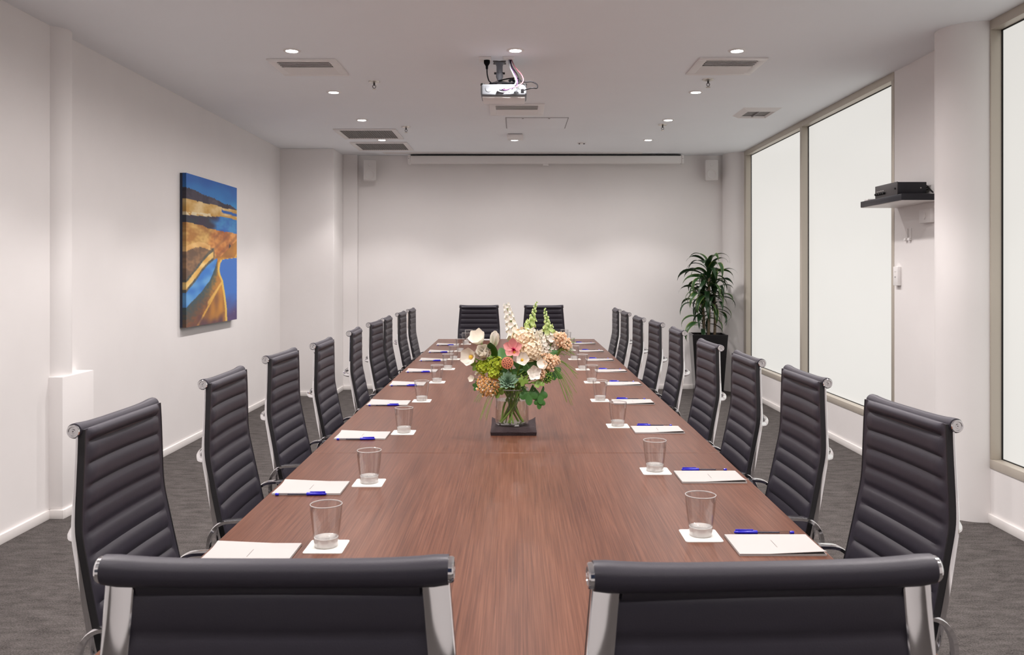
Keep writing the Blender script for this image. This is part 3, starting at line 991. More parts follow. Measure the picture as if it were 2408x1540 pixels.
    b_ = MB().tube(br, .0115, 10, sq=(1.0, .7))
    br2 = catmull([(-.204, -.260, .836), (-.10, -.284, .832), (0, -.290, .832), (.10, -.284, .832), (.204, -.260, .836)], 6)
    b_.tube(br2, .005, 8)
    R['brace'] = b_.mesh('back_brace', M['chrome'])
    # armrest: flat bar loop
    ap = catmull([(-.222, .475), (-.234, .53), (-.228, .585), (-.196, .622), (-.14, .630), (-.05, .630), (.06, .630), (.12, .624), (.155, .598), (.165, .55), (.158, .50), (.145, .478)] if False else
                 [(0, -.222, .475), (0, -.234, .53), (0, -.228, .585), (0, -.196, .622), (0, -.14, .630), (0, -.05, .630), (0, .06, .630), (0, .12, .624), (0, .155, .598), (0, .165, .55), (0, .158, .50), (0, .145, .478)], 6)
    for sname, sg_ in (('arm_l', -1), ('arm_r', 1)):
        b_ = MB(); lo_ = []
        for i, p in enumerate(ap):
            t = (ap[min(i + 1, len(ap) - 1)] - ap[max(i - 1, 0)]).normalized()
            nrm = Vector((0, -t.z, t.y))
            top = .5 + .5 * max(0, min(1, (p.z - .56) / .06))
            wd = .010 + .005 * top
            x = .246 if p.z > .52 else lerp(.234, .246, (p.z - .475) / .045)
            x = max(.230, x)
            a, c = p + nrm * .0045, p - nrm * .0045
            lo_.append([(sg_ * (x - wd), a.y, a.z), (sg_ * (x - wd * .6), a.y + nrm.y * .002, a.z + nrm.z * .002), (sg_ * (x + wd * .6), a.y + nrm.y * .002, a.z + nrm.z * .002), (sg_ * (x + wd), a.y, a.z), (sg_ * (x + wd * .8), c.y, c.z), (sg_ * (x - wd * .8), c.y, c.z)])
        b_.sweep(None, lo_)
        R[sname] = b_.mesh('armrest', M['chrome'], angle=35)
    # under the seat
    b_ = MB().tube(catmull([(-.214, .10, .455), (-.12, .10, .435), (0, .10, .428), (.12, .10, .435), (.214, .10, .455)], 5), .013, 8)
    b_.tube(catmull([(-.214, -.09, .468), (-.12, -.08, .438), (0, -.08, .428), (.12, -.08, .438), (.214, -.09, .468)], 5), .013, 8)
    R['under'] = b_.mesh('seat_brace', M['chrome'])
    R['mech'] = MB().box(-.06, .06, -.10, .12, .385, .432).mesh('tilt_mechanism', M['black_metal'], bevel=.008)
    R['column'] = MB().lathe([(.026, .07), (.030, .08), (.028, .22), (.016, .225), (.016, .39)], 16).mesh('gas_column', M['chrome'])
    b_ = MB()
    lo_ = []
    for x, wd, zt, zb in ((.02, .032, .115, .065), (.10, .026, .108, .070), (.20, .020, .096, .066), (.28, .017, .083, .062), (.30, .014, .078, .064)):
        lo_.append([(x, -wd, zb), (x, wd, zb), (x, wd * .8, zt), (x, -wd * .8, zt)])
    b_.sweep(None, lo_)
    R['leg'] = b_.mesh('base_leg', M['chrome'], bevel=.003)
    b_ = MB()
    for s_ in (-1, 1): b_.lathe([(.0005, s_ * .006), (.021, s_ * .006), (.025, s_ * .009), (.025, s_ * .020), (.019, s_ * .024), (.0005, s_ * .024)], 14, (0, 0, .025), 'x')
    b_.box(-.012, .012, -.014, .022, .028, .052).tube([(0, 0, .04), (0, 0, .07)], .005, 8)
    R['caster'] = b_.mesh('caster', M['rubber'])
    return R


CM = chair_meshes()


def part(name, me, parent, loc=(0, 0, 0), rz=0):
    o_ = bpy.data.objects.new(name, me); C.objects.link(o_); o_.parent = parent
    o_.location = loc; o_.rotation_euler = (0, 0, rz)
    return o_


def make_chair(label, loc, rz, group, lift=0.0, swivel=.3):
    t = thing('office_chair', label, 'chair', loc, rz, group)
    L = (0, 0, lift)
    part('leather_sling', CM['sling'], t, L)
    part('edge_binding', CM['edge_l'], t, L); part('edge_binding', CM['edge_r'], t, L)
    part('side_frame', CM['fr_l'], t, L); part('side_frame', CM['fr_r'], t, L)
    hr = part('head_roll', CM['roll'], t, L)
    part('end_cap', CM['cap_l'], hr); part('end_cap', CM['cap_r'], hr)
    part('back_brace', CM['brace'], t, L)
    part('armrest', CM['arm_l'], t, L); part('armrest', CM['arm_r'], t, L)
    part('seat_brace', CM['under'], t, L); part('tilt_mechanism', CM['mech'], t, L)
    part('gas_column', CM['column'], t, (0, 0, lift * .5))
    for k in range(5):
        a = 2 * PI * k / 5 + swivel
        lg = part('base_leg', CM['leg'], t, (0, 0, 0), a)
        part('caster', CM['caster'], lg, (.285, 0, 0), .5)
    return t


YR = .268
left_ch = [(-.982, 2.093, .7), (-.993, 2.882, -1.4), (-1.009, 3.641, 1.5), (-.976, 4.267, -.9), (-.978, 5.117, -3.0), (-.989, 5.923, 2.1), (-.997, 6.507, -1.3), (-.998, 7.329, .6), (-.997, 8.016, .8)]
right_ch = [(1.000, 2.158, 4.0), (.993, 2.913, -.1), (.960, 3.512, -.8), (.952, 4.170, .9), (.981, 5.145, -.8), (.980, 5.914, 1.4), (.950, 6.546, .9), (.957, 7.387, .3), (.955, 8.033, .2)]
for i, (x, y, th) in enumerate(left_ch):
    a = math.radians(th)
    rz = -PI / 2 - a            # local +y points to +x
    make_chair('black ribbed leather office chair, %s along the painting wall side' % (ORD[i] if i < 8 else 'last'), (x + YR * math.cos(a), y - YR * math.sin(a), 0), rz, 'office chairs round the table', 0, .3 + i)
for i, (x, y, th) in enumerate(right_ch):
    a = math.radians(th)
    rz = PI / 2 + a
    make_chair('black ribbed leather office chair, %s along the frosted window side' % (ORD[i] if i < 8 else 'last'), (x - YR * math.cos(a), y - YR * math.sin(a), 0), rz, 'office chairs round the table', 0, .9 + i)
make_chair('black leather chair seen from behind at the near table end, painting side', (-.277, .983 + YR, 0), 0, 'office chairs round the table', .010, PI / 5)
make_chair('black leather chair seen from behind at the near table end, window side', (.286 - YR * math.sin(math.radians(3.4)), .98 + YR * math.cos(math.radians(3.4)), 0), math.radians(3.4), 'office chairs round the table', .008, .0)
make_chair('black ribbed chair facing the camera at the far end, painting side', (-.385, 8.80 - YR, 0), PI, 'office chairs round the table', .004, .2)
make_chair('black ribbed chair facing the camera at the far end, behind the flowers', (.285, 8.80 - YR, 0), PI, 'office chairs round the table', .004, .7)

# ------------------------------------------------------------------ place settings
def tumbler_meshes():
    ro, H = .0385, .102
    prof_o = [(.0272, .0), (.0285, .002), (.0295, .014), (.0312, .030), (.0345, .055), (.0368, .075), (.0380, .090), (ro, H - .0006)]
    prof_i = [(ro - .0007, H), (ro - .0015, H - .0006), (.0362, .090), (.0350, .075), (.0327, .055), (.0297, .032), (.0270, .0235), (.018, .0205), (.0005, .020)]
    wall_ = MB().lathe(prof_o + prof_i, 32)
    base = MB().lathe([(.0005, .0008), (.0255, .0008), (.0275, .004), (.0284, .013), (.0292, .0225), (.0262, .0222), (.018, .0195), (.0005, .0190)], 28)
    rim = MB().lathe([(ro - .0002, H - .002), (ro + .0003, H - .0002), (ro - .0009, H + .0007), (ro - .0020, H - .0002), (ro - .0018, H - .002)], 32, close=True)
    return wall_.mesh('glass_wall', M['glass']), base.mesh('glass_base', M['glass_base']), rim.mesh('glass_rim', M['glass_rim'])


gr_ = mat('bright_glass_rim', (.80, .77, .75), .08, trans=.55, ior=1.45)
M['glass_rim'] = gr_
G_WALL, G_BASE, G_RIM = tumbler_meshes()


def coaster(label, x, y, rz=0):
    o_ = MB().box(-.0465, .0465, -.050, .050, 0, .0022).build('coaster', M['card'], bevel=.0)
    o_.location = (x, y, TZ); o_.rotation_euler = (0, 0, rz)
    return o_


def rounded_card(name, hx, hy, r, h, m):
    v = []
    for (cx, cy, a0) in ((hx - r, hy - r, 0), (-hx + r, hy - r, PI / 2), (-hx + r, -hy + r, PI), (hx - r, -hy + r, 1.5 * PI)):
        for k in range(5):
            a = a0 + k * PI / 8
            v.append((cx + r * math.cos(a), cy + r * math.sin(a)))
    n_ = len(v)
    return MB().add([(x, y, 0) for x, y in v] + [(x, y, h) for x, y in v], [tuple(reversed(range(n_))), tuple(range(n_, 2 * n_))] + [(k, (k + 1) % n_, n_ + (k + 1) % n_, n_ + k) for k in range(n_)]).mesh(name, m, smooth=False)


COASTER = rounded_card('coaster', .0465, .050, .007, .0022, M['card'])


def pad_meshes():
    hx, hy, h = .1015, .074, .0055
    nx_, ny_ = 12, 8
    out = {}
    for key, sgn in (('curl_far', 1), ('curl_near', -1)):
        b_ = MB().box(-hx, hx, -hy, hy, 0, h - .0012)
        v, f_ = [], []
        for layer in (0, 1):
            for j in range(ny_ + 1):
                for i_ in range(nx_ + 1):
                    x, y = lerp(-hx, hx, i_ / nx_), lerp(-hy, hy, j / ny_)
                    ed = max(0, (sgn * y / hy)) ** 3 * max(0, (-x if sgn > 0 else x) / hx + .35) * .0045
                    v.append((x, y, h - .001 + ed + (.0010 if layer else 0)))
        N = (nx_ + 1) * (ny_ + 1)
        for j in range(ny_):
            for i_ in range(nx_):
                a = j * (nx_ + 1) + i_
                f_.append((N + a, N + a + 1, N + a + nx_ + 2, N + a + nx_ + 1))
                f_.append((a, a + nx_ + 1, a + nx_ + 2, a + 1))
        ring = [i_ for i_ in range(nx_ + 1)] + [j * (nx_ + 1) + nx_ for j in range(1, ny_ + 1)] + [ny_ * (nx_ + 1) + i_ for i_ in range(nx_ - 1, -1, -1)] + [j * (nx_ + 1) for j in range(ny_ - 1, 0, -1)]
        for k in range(len(ring)):
            a, c = ring[k], ring[(k + 1) % len(ring)]
            f_.append((a, c, N + c, N + a))
        sheet = MB().add(v, f_)
        out[key] = (b_.mesh('page_block', M['paper'], smooth=False), sheet.mesh('top_sheet', M['paper'], angle=30))
    pr_ = MB()
    for k in range(9): pr_.box(-.0007, .0007, -.026 + k * .006, -.0225 + k * .006, h + .0002, h + .0004)
    out['print'] = pr_.mesh('printed_line', M['paper_print'], smooth=False)
    return out


PADS = pad_meshes()


def pen_meshes():
    # local x axis: cap end at +x
    barrel = MB().tube([(-.068, 0, .0045), (.03, 0, .0045)], .0040, 8)
    ink = MB().tube([(-.040, 0, .0046), (.03, 0, .0046)], .0019, 8)
    cap = MB().tube([(.016, 0, .0048), (.018, 0, .0048), (.060, 0, .0048), (.072, 0, .0048), (.074, 0, .0048)], [.0046, .0055, .0052, .0036, .002], 10)
    clip = MB().box(.026, .071, -.0018, .0018, .0095, .0125)
    clip.box(.064, .071, -.0018, .0018, .006, .0115)
    plug = MB().tube([(-.076, 0, .0045), (-.0745, 0, .0045), (-.066, 0, .0045)], [.0034, .0042, .0042], 8)
    return (barrel.mesh('pen_barrel', M['pen_glass']), ink.mesh('ink_tube', M['ink']), cap.mesh('pen_cap', M['blue']), clip.mesh('pen_clip', M['blue'], bevel=.0008), plug.mesh('end_plug', M['blue']))


PEN = pen_meshes()


def setting(side, i, gx, gy, px, py, penx, peny, pen_rz, where, pen=True, pad=True):
    c = bpy.data.objects.new('coaster', COASTER); C.objects.link(c)
    c.location = (gx, gy, TZ)
    tag(c, 'square white card coaster under the tumbler at the %s' % where, 'coaster', 'coasters on the table')
    g = thing('tumbler', 'clear empty glass tumbler at the %s' % where, 'glass', (gx + random.uniform(-.002, .002), gy + .002, TZ + .0022), random.uniform(0, 6), 'glass tumblers on the table')
    part('glass_wall', G_WALL, g); part('glass_base', G_BASE, g); part('glass_rim', G_RIM, g)
    if pad:
        p = thing('notepad', 'white paper notepad at the %s' % where, 'notepad', (px, py, TZ), 0, 'notepads on the table')
        key = 'curl_far' if side < 0 else 'curl_near'
        part('page_block', PADS[key][0], p); part('top_sheet', PADS[key][1], p); part('printed_line', PADS['print'], p, (0, 0, .0004))
    if pen:
        q = thing('ballpoint_pen', 'blue capped clear ballpoint pen at the %s' % where, 'pen', (penx, peny, TZ), pen_rz, 'pens on the table')
        part('pen_barrel', PEN[0], q); part('ink_tube', PEN[1], q); cp = part('pen_cap', PEN[2], q); part('pen_clip', PEN[3], cp); part('end_plug', PEN[4], q)


LG = [(-.456, 2.045), (-.461, 2.665), (-.464, 3.504), (-.485, 4.37), (-.475, 5.113), (-.467, 5.814), (-.476, 6.473), (-.473, 7.141), (-.464, 7.845)]
LP = [(-.621, 1.985), (-.6245, 2.597), (-.619, 3.432), (-.642, 4.288), (-.640, 5.02), (-.632, 5.695), (-.624, 6.41), (-.628, 7.085), (-.626, 7.775)]
RG = [(.462, 2.130), (.462, 2.823), (.436, 3.655), (.431, 4.385), (.455, 5.113), (.452, 5.789), (.443, 6.473), (.458, 7.22), (.474, 7.93)]
RP = [(.622, 2.054), (.622, 2.738), (.590, 3.560), (.592, 4.325), (.632, 5.03), (.632, 5.69), (.628, 6.41), (.628, 7.125), (.630, 7.895)]
for i in range(9):
    nm = ('%s place on the painting side' % (ORD[i] if i < 8 else 'last'))
    setting(-1, i, LG[i][0], LG[i][1], LP[i][0], LP[i][1], LP[i][0] - .012, LP[i][1] - .080, .06 + random.uniform(-.03, .03), nm, pen=i > 0)
    nm = ('%s place on the window side' % (ORD[i] if i < 8 else 'last'))
    setting(1, i, RG[i][0], RG[i][1], RP[i][0], RP[i][1], RP[i][0] + .002, RP[i][1] + .092, PI + random.uniform(-.02, .02), nm)
setting(-1, 9, -.459, 8.25, -.335, 8.33, 0, 0, 0, 'far end, painting side', pen=False)
setting(1, 9, .47, 8.27, .25, 8.33, 0, 0, 0, 'far end, behind the flowers', pen=False)

# ------------------------------------------------------------------ potted dracaena
PT = thing('planter', 'tall tapered black square planter in the far corner', 'planter', (2.20, 9.76, 0), math.radians(-5))
b = MB()
def ring(h_, z): return [(-h_, -h_, z), (h_, -h_, z), (h_, h_, z), (-h_, h_, z)]
lo_ = [ring(.150, 0), ring(.198, .70), ring(.178, .70), ring(.172, .62)]
b.sweep(None, lo_)
b.build('planter_body', M['planter'], PT, bevel=.004, smooth=False)
box('soil', M['soil'], PT, -.174, .174, -.174, .174, .615, .635)
PL = thing('dracaena_plant', 'leafy dark green dracaena growing in the black planter', 'plant', (2.22, 9.76, .635))
canes = [((-.02, -.02), (-.02, -.03, .80)), ((.06, .02), (.05, .02, .62)), ((-.06, .04), (-.08, .03, .45))]
for (bx, by), tip in canes:
    MB().tube(catmull([(bx, by, -.005), (lerp(bx, tip[0], .4) + .01, by, tip[2] * .45), tip], 6), .016, 10).build('cane', M['cane'], PL)


def strap_leaf(L, W, droop, twist, m, up=.75, wav=0.0):
    n_ = 12
    b_ = MB()
    pts = []
    x, z, a = 0, 0, math.radians(up)
    P = [(0, 0)]
    for k in range(n_):
        x += math.cos(a) * L / n_; z += math.sin(a) * L / n_
        a -= droop / n_ * (.5 + 1.1 * k / n_)
        P.append((x, z))
    v, f_, uv = [], [], []
    for k, (px, pz) in enumerate(P):
        t = k / n_
        wd = W * max(.04, math.sin(PI * min(1, .12 + t * .9)) ** .8) if t < .999 else .001
        tw = twist * t
        for j, u in enumerate((-1, -.5, 0, .5, 1)):
            yy = u * wd
            fold = abs(u) * wd * .35
            v.append((px, yy * math.cos(tw), pz + fold + yy * math.sin(tw) + wav * math.sin(t * 9 + u)))
            uv.append(((u + 1) / 2, t))
    for k in range(n_):
        for j in range(4):
            a_ = k * 5 + j
            f_.append((a_, a_ + 1, a_ + 6, a_ + 5))
    b_.add(v, f_, uv)
    return b_.mesh('leaf', m)


leafs = []
for k in range(10):
    m_ = M['leaf_edged'] if k % 3 == 0 else M['leaf_dark']
    leafs.append(strap_leaf(random.uniform(.44, .58), random.uniform(.031, .041), math.radians(random.uniform(140, 205)), random.uniform(-.8, .8), m_, up=random.uniform(38, 62), wav=.005))
rl = random.Random(21)
for ci, (base, tip) in enumerate(canes):
    nL = (38, 30, 24)[ci]
    for k in range(nL):
        a = k * 2.39996 + ci * 1.1 + rl.uniform(-.25, .25)
        d = k / nL
        z = tip[2] - .38 * d ** 1.1 + .015
        o_ = part('leaf', leafs[(k * 3 + ci) % 10], PL, (lerp(tip[0], base[0], .4 * d), lerp(tip[1], base[1], .4 * d), z))
        tilt = -(math.radians(-28) + d * math.radians(75))
        s_ = rl.uniform(.74, .98) * (1.0 if d < .6 else .85)
        if math.cos(a) > .3: s_ *= .82       # shorter towards the wall column
        if math.sin(a) > .3: s_ *= .86
        o_.rotation_euler = (rl.uniform(-.2, .2), -tilt * 1.0, a)
        o_.scale = (s_, s_ * 1.05, s_)

# ------------------------------------------------------------------ flower arrangement
FY = 3.58
cl = MB()
n_ = 20
def cloth_top(u, v_):
    e = max(abs(u), abs(v_))
    bumps = .004 * noise.noise(Vector((u * 3, v_ * 3, 2))) + .003 * noise.noise(Vector((u * 9, v_ * 9, 4)))
    curl = .022 * max(0, v_) ** 2 * abs(u) ** 3
    return .021 * (1 - .35 * max(0, e - .85) / .15) + bumps * (1 - max(0, e - .9) * 5) + curl
v, f_ = [], []
for j in range(n_ + 1):
    for i2 in range(n_ + 1):
        u, v_ = -1 + 2 * i2 / n_, -1 + 2 * j / n_
        wob = 1 + .02 * noise.noise(Vector((u * 2, v_ * 2, 7)))
        v.append((u * .094 * wob, v_ * .120 * wob, cloth_top(u, v_)))
N = len(v)
for j in range(n_ + 1):
    for i2 in range(n_ + 1):
        u, v_ = -1 + 2 * i2 / n_, -1 + 2 * j / n_
        v.append((u * .092, v_ * .118, 0))
for j in range(n_):
    for i2 in range(n_):
        a = j * (n_ + 1) + i2
        f_.append((a, a + 1, a + n_ + 2, a + n_ + 1)); f_.append((N + a, N + a + n_ + 1, N + a + n_ + 2, N + a + 1))
ringi = list(range(n_ + 1)) + [j * (n_ + 1) + n_ for j in range(1, n_ + 1)] + [n_ * (n_ + 1) + i2 for i2 in range(n_ - 1, -1, -1)] + [j * (n_ + 1) for j in range(n_ - 1, 0, -1)]
layer = [ringi]
for k in range(len(ringi)):
    a, c = ringi[k], ringi[(k + 1) % len(ringi)]
    f_.append((a, N + a, N + c, c))
o = cl.add(v, f_).build('folded_cloth', M['cloth'], angle=60)
o.location = (-.011, FY - .02, TZ)
tag(o, 'dark brown folded cloth pad under the flower vase', 'cloth')

VX, VZ = -.018, TZ + .022
VS = thing('flower_vase', 'clear cylindrical glass vase half full of water on the cloth', 'vase', (VX, FY, VZ))
MB().lathe([(.0005, 0), (.060, 0), (.068, .004), (.0705, .012), (.0705, .150), (.069, .152), (.0675, .150), (.0675, .014), (.060, .008), (.0005, .007)], 40).build('vase_glass', M['glass'], VS)
MB().lathe([(.0005, .0075), (.060, .0085), (.0668, .0145), (.0668, .104), (.0005, .104)], 40).build('water', M['water'], VS)
MB().lathe([(.0690, .149), (.0707, .151), (.0690, .1535), (.0672, .151)], 40, close=True).build('vase_rim', M['glass_rim'], VS)


def kind_name(label, cat):
    for key, nm in (('rose open', 'white_rose'), ('hydrangea', 'hydrangea'), ('rice flower', 'rice_flower'), ('snapdragon', 'snapdragon'), ('stock', 'white_stock'),
                    ('orchid with', 'pink_orchid'), ('orchid', 'white_orchid'), ('lily', 'white_lily'), ('freesia', 'white_freesia'), ('bud rising', 'lily_bud'),
                    ('succulent', 'rosette_succulent'), ('pod', 'lotus_pod'), ('filler', 'filler_flower'), ('spike', 'white_delphinium')):
        if cat == 'succulent' and key != 'succulent': continue
        if cat == 'seed pod' and key != 'pod': continue
        if key in label: return nm
    return cat


def stem_path(head, k, foot=None):
    hx_, hy_, hz_ = head
    r = random.Random(k)
    neck = (VX + r.uniform(-.055, .055), FY + r.uniform(-.045, .045), VZ + .155)
    if foot is None:
        a = math.atan2(FY - neck[1], VX - neck[0]) + r.uniform(-.7, .7)
        foot = (VX + .052 * math.cos(a), FY + .045 * math.sin(a), VZ + .012)
    mid = (lerp(neck[0], hx_, .55), lerp(neck[1], hy_, .55), lerp(neck[2], hz_, .6))
    return catmull([foot, neck, mid, head], 6)


def flower(label, cat, head, k, stem_r=.0028, sm=None, name=None):
    deep = k in (1, 2, 3, 4, 5, 8, 9, 23, 24, 40, 50, 51)
    name = name or kind_name(label, cat)
    t = thing(name, label, cat, head)
    p = [q_ - Vector(head) for q_ in stem_path(head, k)]
    if not deep: p = p[5:]        # the short ones end just inside the vase mouth
    MB().tube(p, stem_r, 7).build('stem', sm or M['stem'], t)
    return t


def petal(L, W, cup=.4, curl=.3, n_=5, m_=4, tipw=.25):
    """petal mesh data along +x, cupping up in +z"""
    v, f_, uv = [], [], []
    for i_ in range(n_ + 1):
        t = i_ / n_
        wd = W * (math.sin(PI * min(1, .1 + .9 * t * (1 - tipw * .3))) ** .6) * (1 if t < .98 else .35)
        for j in range(m_ + 1):
            u = -1 + 2 * j / m_
            v.append((L * t * math.cos(curl * t), u * wd, cup * L * t * t + abs(u) ** 2 * wd * .45 + L * t * math.sin(curl * t) * .2))
            uv.append(((u + 1) / 2, t))
    for i_ in range(n_):
        for j in range(m_):
            a = i_ * (m_ + 1) + j
            f_.append((a, a + 1, a + m_ + 2, a + m_ + 1))
    return v, f_, uv


def place(vs, rot, loc=(0, 0, 0), s=1.0):
    return [rot @ (Vector(p) * s) + Vector(loc) for p in vs]


def face_rot(d):
    """rotation sending local +z to direction d"""
    return Vector((0, 0, 1)).rotation_difference(Vector(d).normalized()).to_matrix()


def bloom(t, name, m_, n_p, L, W, elev, d=(0, -1, .2), off=(0, 0, 0), cup=.4, curl=.3, phase=0.0, single=True):
    """petals arranged round direction d, each a part"""
    R = face_rot(d)
    pv, pf, pu = petal(L, W, cup, curl)
    for k in range(n_p):
        r2 = R @ Matrix.Rotation(phase + 2 * PI * k / n_p, 3, 'Z') @ Matrix.Rotation(-elev, 3, 'Y')
        MB().add(place(pv, r2, off), pf, pu).build(name, m_, t)


def cluster(t, name, m_, r, n_, br, sq=(1, 1, 1), seed=1, floret=False, off=(0, 0, 0)):
    rr = random.Random(seed)
    b_ = MB()
    for k in range(n_):
        z = 1 - 2 * (k + .5) / n_
        a = k * 2.39996
        rad = math.sqrt(max(0, 1 - z * z))
        jit = rr.uniform(.70, 1.08) * (1 + .16 * noise.noise(Vector((rad * math.cos(a) * 1.7, rad * math.sin(a) * 1.7, z * 1.7 + seed * 3))) * 2)
        c = Vector((rad * math.cos(a) * sq[0], rad * math.sin(a) * sq[1], z * sq[2])) * r * jit + Vector(off)
        if floret:
            R = face_rot(c - Vector(off)) @ Matrix.Rotation(rr.uniform(0, 3), 3, 'Z')
            for q_ in range(4):
                pv, pf, _ = petal(br * 1.5, br * .75, .25, .2, 2, 2)
                b_.add(place(pv, R @ Matrix.Rotation(q_ * PI / 2, 3, 'Z'), c), pf)
        else:
            b_.ball(c, br * rr.uniform(.7, 1.15), 6, 4)
    o_ = b_.build(name, m_, t); o_['kind'] = 'stuff'
    return o_


def spike(label, tip, base, kind, k):
    t = flower(label, 'flower', base, k, .003)
    T = Vector(tip) - Vector(base)
    MB().tube([(0, 0, 0), T * .5 + Vector((.004, 0, 0)), T], [.0028, .0022, .0012], 7).build('flower_spike', M['stem'], t)
    rr = random.Random(k)
    b_, g_ = MB(), MB()
    n_ = 40 if kind == 'white' else 30
    for q_ in range(n_):
        f = q_ / n_
        c = T * (f ** .9)
        a = q_ * 2.4
        size = lerp(.0135, .0035, f ** 1.1) if kind != 'white' else lerp(.014, .006, f)
        d = Vector((math.cos(a), math.sin(a), .35))
        c = c + d * (size * (1.1 if kind != 'white' else 1.35))
        if kind == 'white':
            R = face_rot(d) @ Matrix.Rotation(rr.uniform(0, 3), 3, 'Z')
            for w_ in range(5):
                pv, pf, _ = petal(size * 1.3, size * .62, .5, .3, 3, 2)
                b_.add(place(pv, R @ Matrix.Rotation(w_ * 2 * PI / 5, 3, 'Z'), c), pf)
        else:
            target = g_ if f > .22 else b_
            target.ball(c, size * .75, 7, 5, (1, 1, 1.25))
            if f < .45:
                R = face_rot(d)
                for w_ in range(3):
                    pv, pf, _ = petal(size * 1.2, size * .7, .4, .6, 3, 2)
                    target.add(place(pv, R @ Matrix.Rotation(w_ * 2.09 + .4, 3, 'Z'), c + d * size * .5), pf)
    if b_.v:
        o_ = b_.build('florets', M['petal_white'], t); o_['kind'] = 'stuff'
    if g_.v:
        o_ = g_.build('buds', M['bud_green'], t); o_['kind'] = 'stuff'
    return t


def FP(dx, dz, dy=0.0): return (dx, FY + dy, dz)


spike('tall white ruffled flower spike standing highest in the vase', FP(-.043, 1.268, .02), FP(-.005, 1.105, .02), 'white', 1)
spike('pale green snapdragon spike, taller of two in the vase', FP(.086, 1.278, .01), FP(.045, 1.12, .01), 'snap', 2)
spike('pale green snapdragon spike, leaning toward the window side', FP(.118, 1.252, -.02), FP(.146, 1.10, -.03), 'snap', 3)
spike('short white stock spike in the middle of the bouquet', FP(.135, 1.145, -.04), FP(.085, 1.03, -.04), 'white', 4)
spike('short ruffled white stock in the bouquet beside the cream buds', FP(.100, 1.155, .0), FP(.075, 1.06, .0), 'white', 14)

t = flower('large white rose open at the painting side of the bouquet', 'flower', FP(-.130, 1.058, -.06), 5, .003)
bloom(t, 'petal', M['petal_white'], 6, .056, .034, .62, (-.2, -1, .5), cup=.5)
bloom(t, 'petal', M['petal_white'], 5, .046, .028, .95, (-.2, -1, .5), cup=.5, phase=.5)
MB().ball((-.002, -.010, .008), .019, 10, 7).build('flower_heart', M['petal_white'], t)
t = flower('white lily with yellow throat low on the painting side', 'flower', FP(-.185, 1.050, -.04), 6, .0026)
bloom(t, 'petal', M['petal_white'], 6, .056, .021, .42, (-.5, -1, .1), cup=.22, curl=.5)
MB().ball((-.004, -.008, .0), .009, 8, 5).build('flower_heart', M['petal_yellow'], t)
t = flower('white pointed lily behind the large rose', 'flower', FP(-.148, 1.105, -.01), 7, .0026)
bloom(t, 'petal', M['petal_white'], 6, .066, .022, .62, (-.4, -.8, .7), cup=.3, curl=.3)
t = flower('cream green edged bud rising beside a broad leaf', 'flower', FP(-.093, 1.095, -.05), 8, .0034)
bloom(t, 'petal', M['petal_white'], 5, .068, .021, 1.15, (.1, -.4, 1), cup=.25)
pv, pf, pu = petal(.085, .022, .2, .3, 6, 4)
MB().add(place(pv, face_rot((-.3, -.9, .4)) @ Matrix.Rotation(1.2, 3, 'Z') @ Matrix.Rotation(-.9, 3, 'Y'), (.005, -.012, -.04)), pf, pu).build('leaf', M['leaf_green'], t)
MB().add(place(pv, face_rot((.3, -.9, .2)) @ Matrix.Rotation(-.7, 3, 'Z'), (.0, -.012, -.045)), pf, pu).build('leaf', M['leaf_green'], t)

t = flower('pink orchid with magenta lip at the bouquet centre', 'flower', FP(-.015, 1.090, -.10), 9, .0026)
bloom(t, 'petal', M['petal_pink'], 5, .046, .018, .25, (0, -1, .2), cup=.2, phase=.3)
bloom(t, 'lip', M['petal_magenta'], 3, .020, .011, .9, (0, -1, .1), off=(.004, -.008, -.004), phase=1.2)
MB().ball((.006, -.014, -.014), .006, 7, 5).build('flower_heart', M['petal_yellow'], t)
t = flower('white orchid beside the lotus pod', 'flower', FP(.024, 1.046, -.10), 10, .0026)
bloom(t, 'petal', M['petal_white'], 5, .034, .016, .3, (.1, -1, .2), cup=.2)
MB().ball((0, -.008, -.002), .006, 7, 5).build('flower_heart', M['petal_yellow'], t)
t = flower('white orchid above the pale ruffled leaf', 'flower', FP(.104, 1.020, -.085), 13, .0026)
bloom(t, 'petal', M['petal_white'], 5, .030, .014, .4, (.1, -1, .3), cup=.25, phase=.2)
MB().ball((0, -.008, 0), .005, 7, 5).build('flower_heart', M['petal_yellow'], t)
t = flower('white orchid low at the front window side', 'flower', FP(.070, .990, -.10), 11, .0026)
bloom(t, 'petal', M['petal_white'], 5, .038, .015, .3, (.2, -1, .1), cup=.2, phase=.6)
bloom(t, 'petal', M['petal_white'], 4, .026, .012, .5, (.5, -1, .5), off=(.022, -.004, .03), cup=.2)
t = flower('small white freesia at the lower painting side', 'flower', FP(-.178, .957, -.03), 12, .002)
bloom(t, 'petal', M['petal_white'], 5, .026, .010, .6, (-.6, -1, .2), cup=.3)
bloom(t, 'petal', M['petal_white'], 4, .018, .008, .7, (-1, -.6, .6), off=(.022, 0, .018), cup=.3)
MB().ball((.03, .01, -.012), .007, 7, 5).build('bud', M['bud_green'], t)

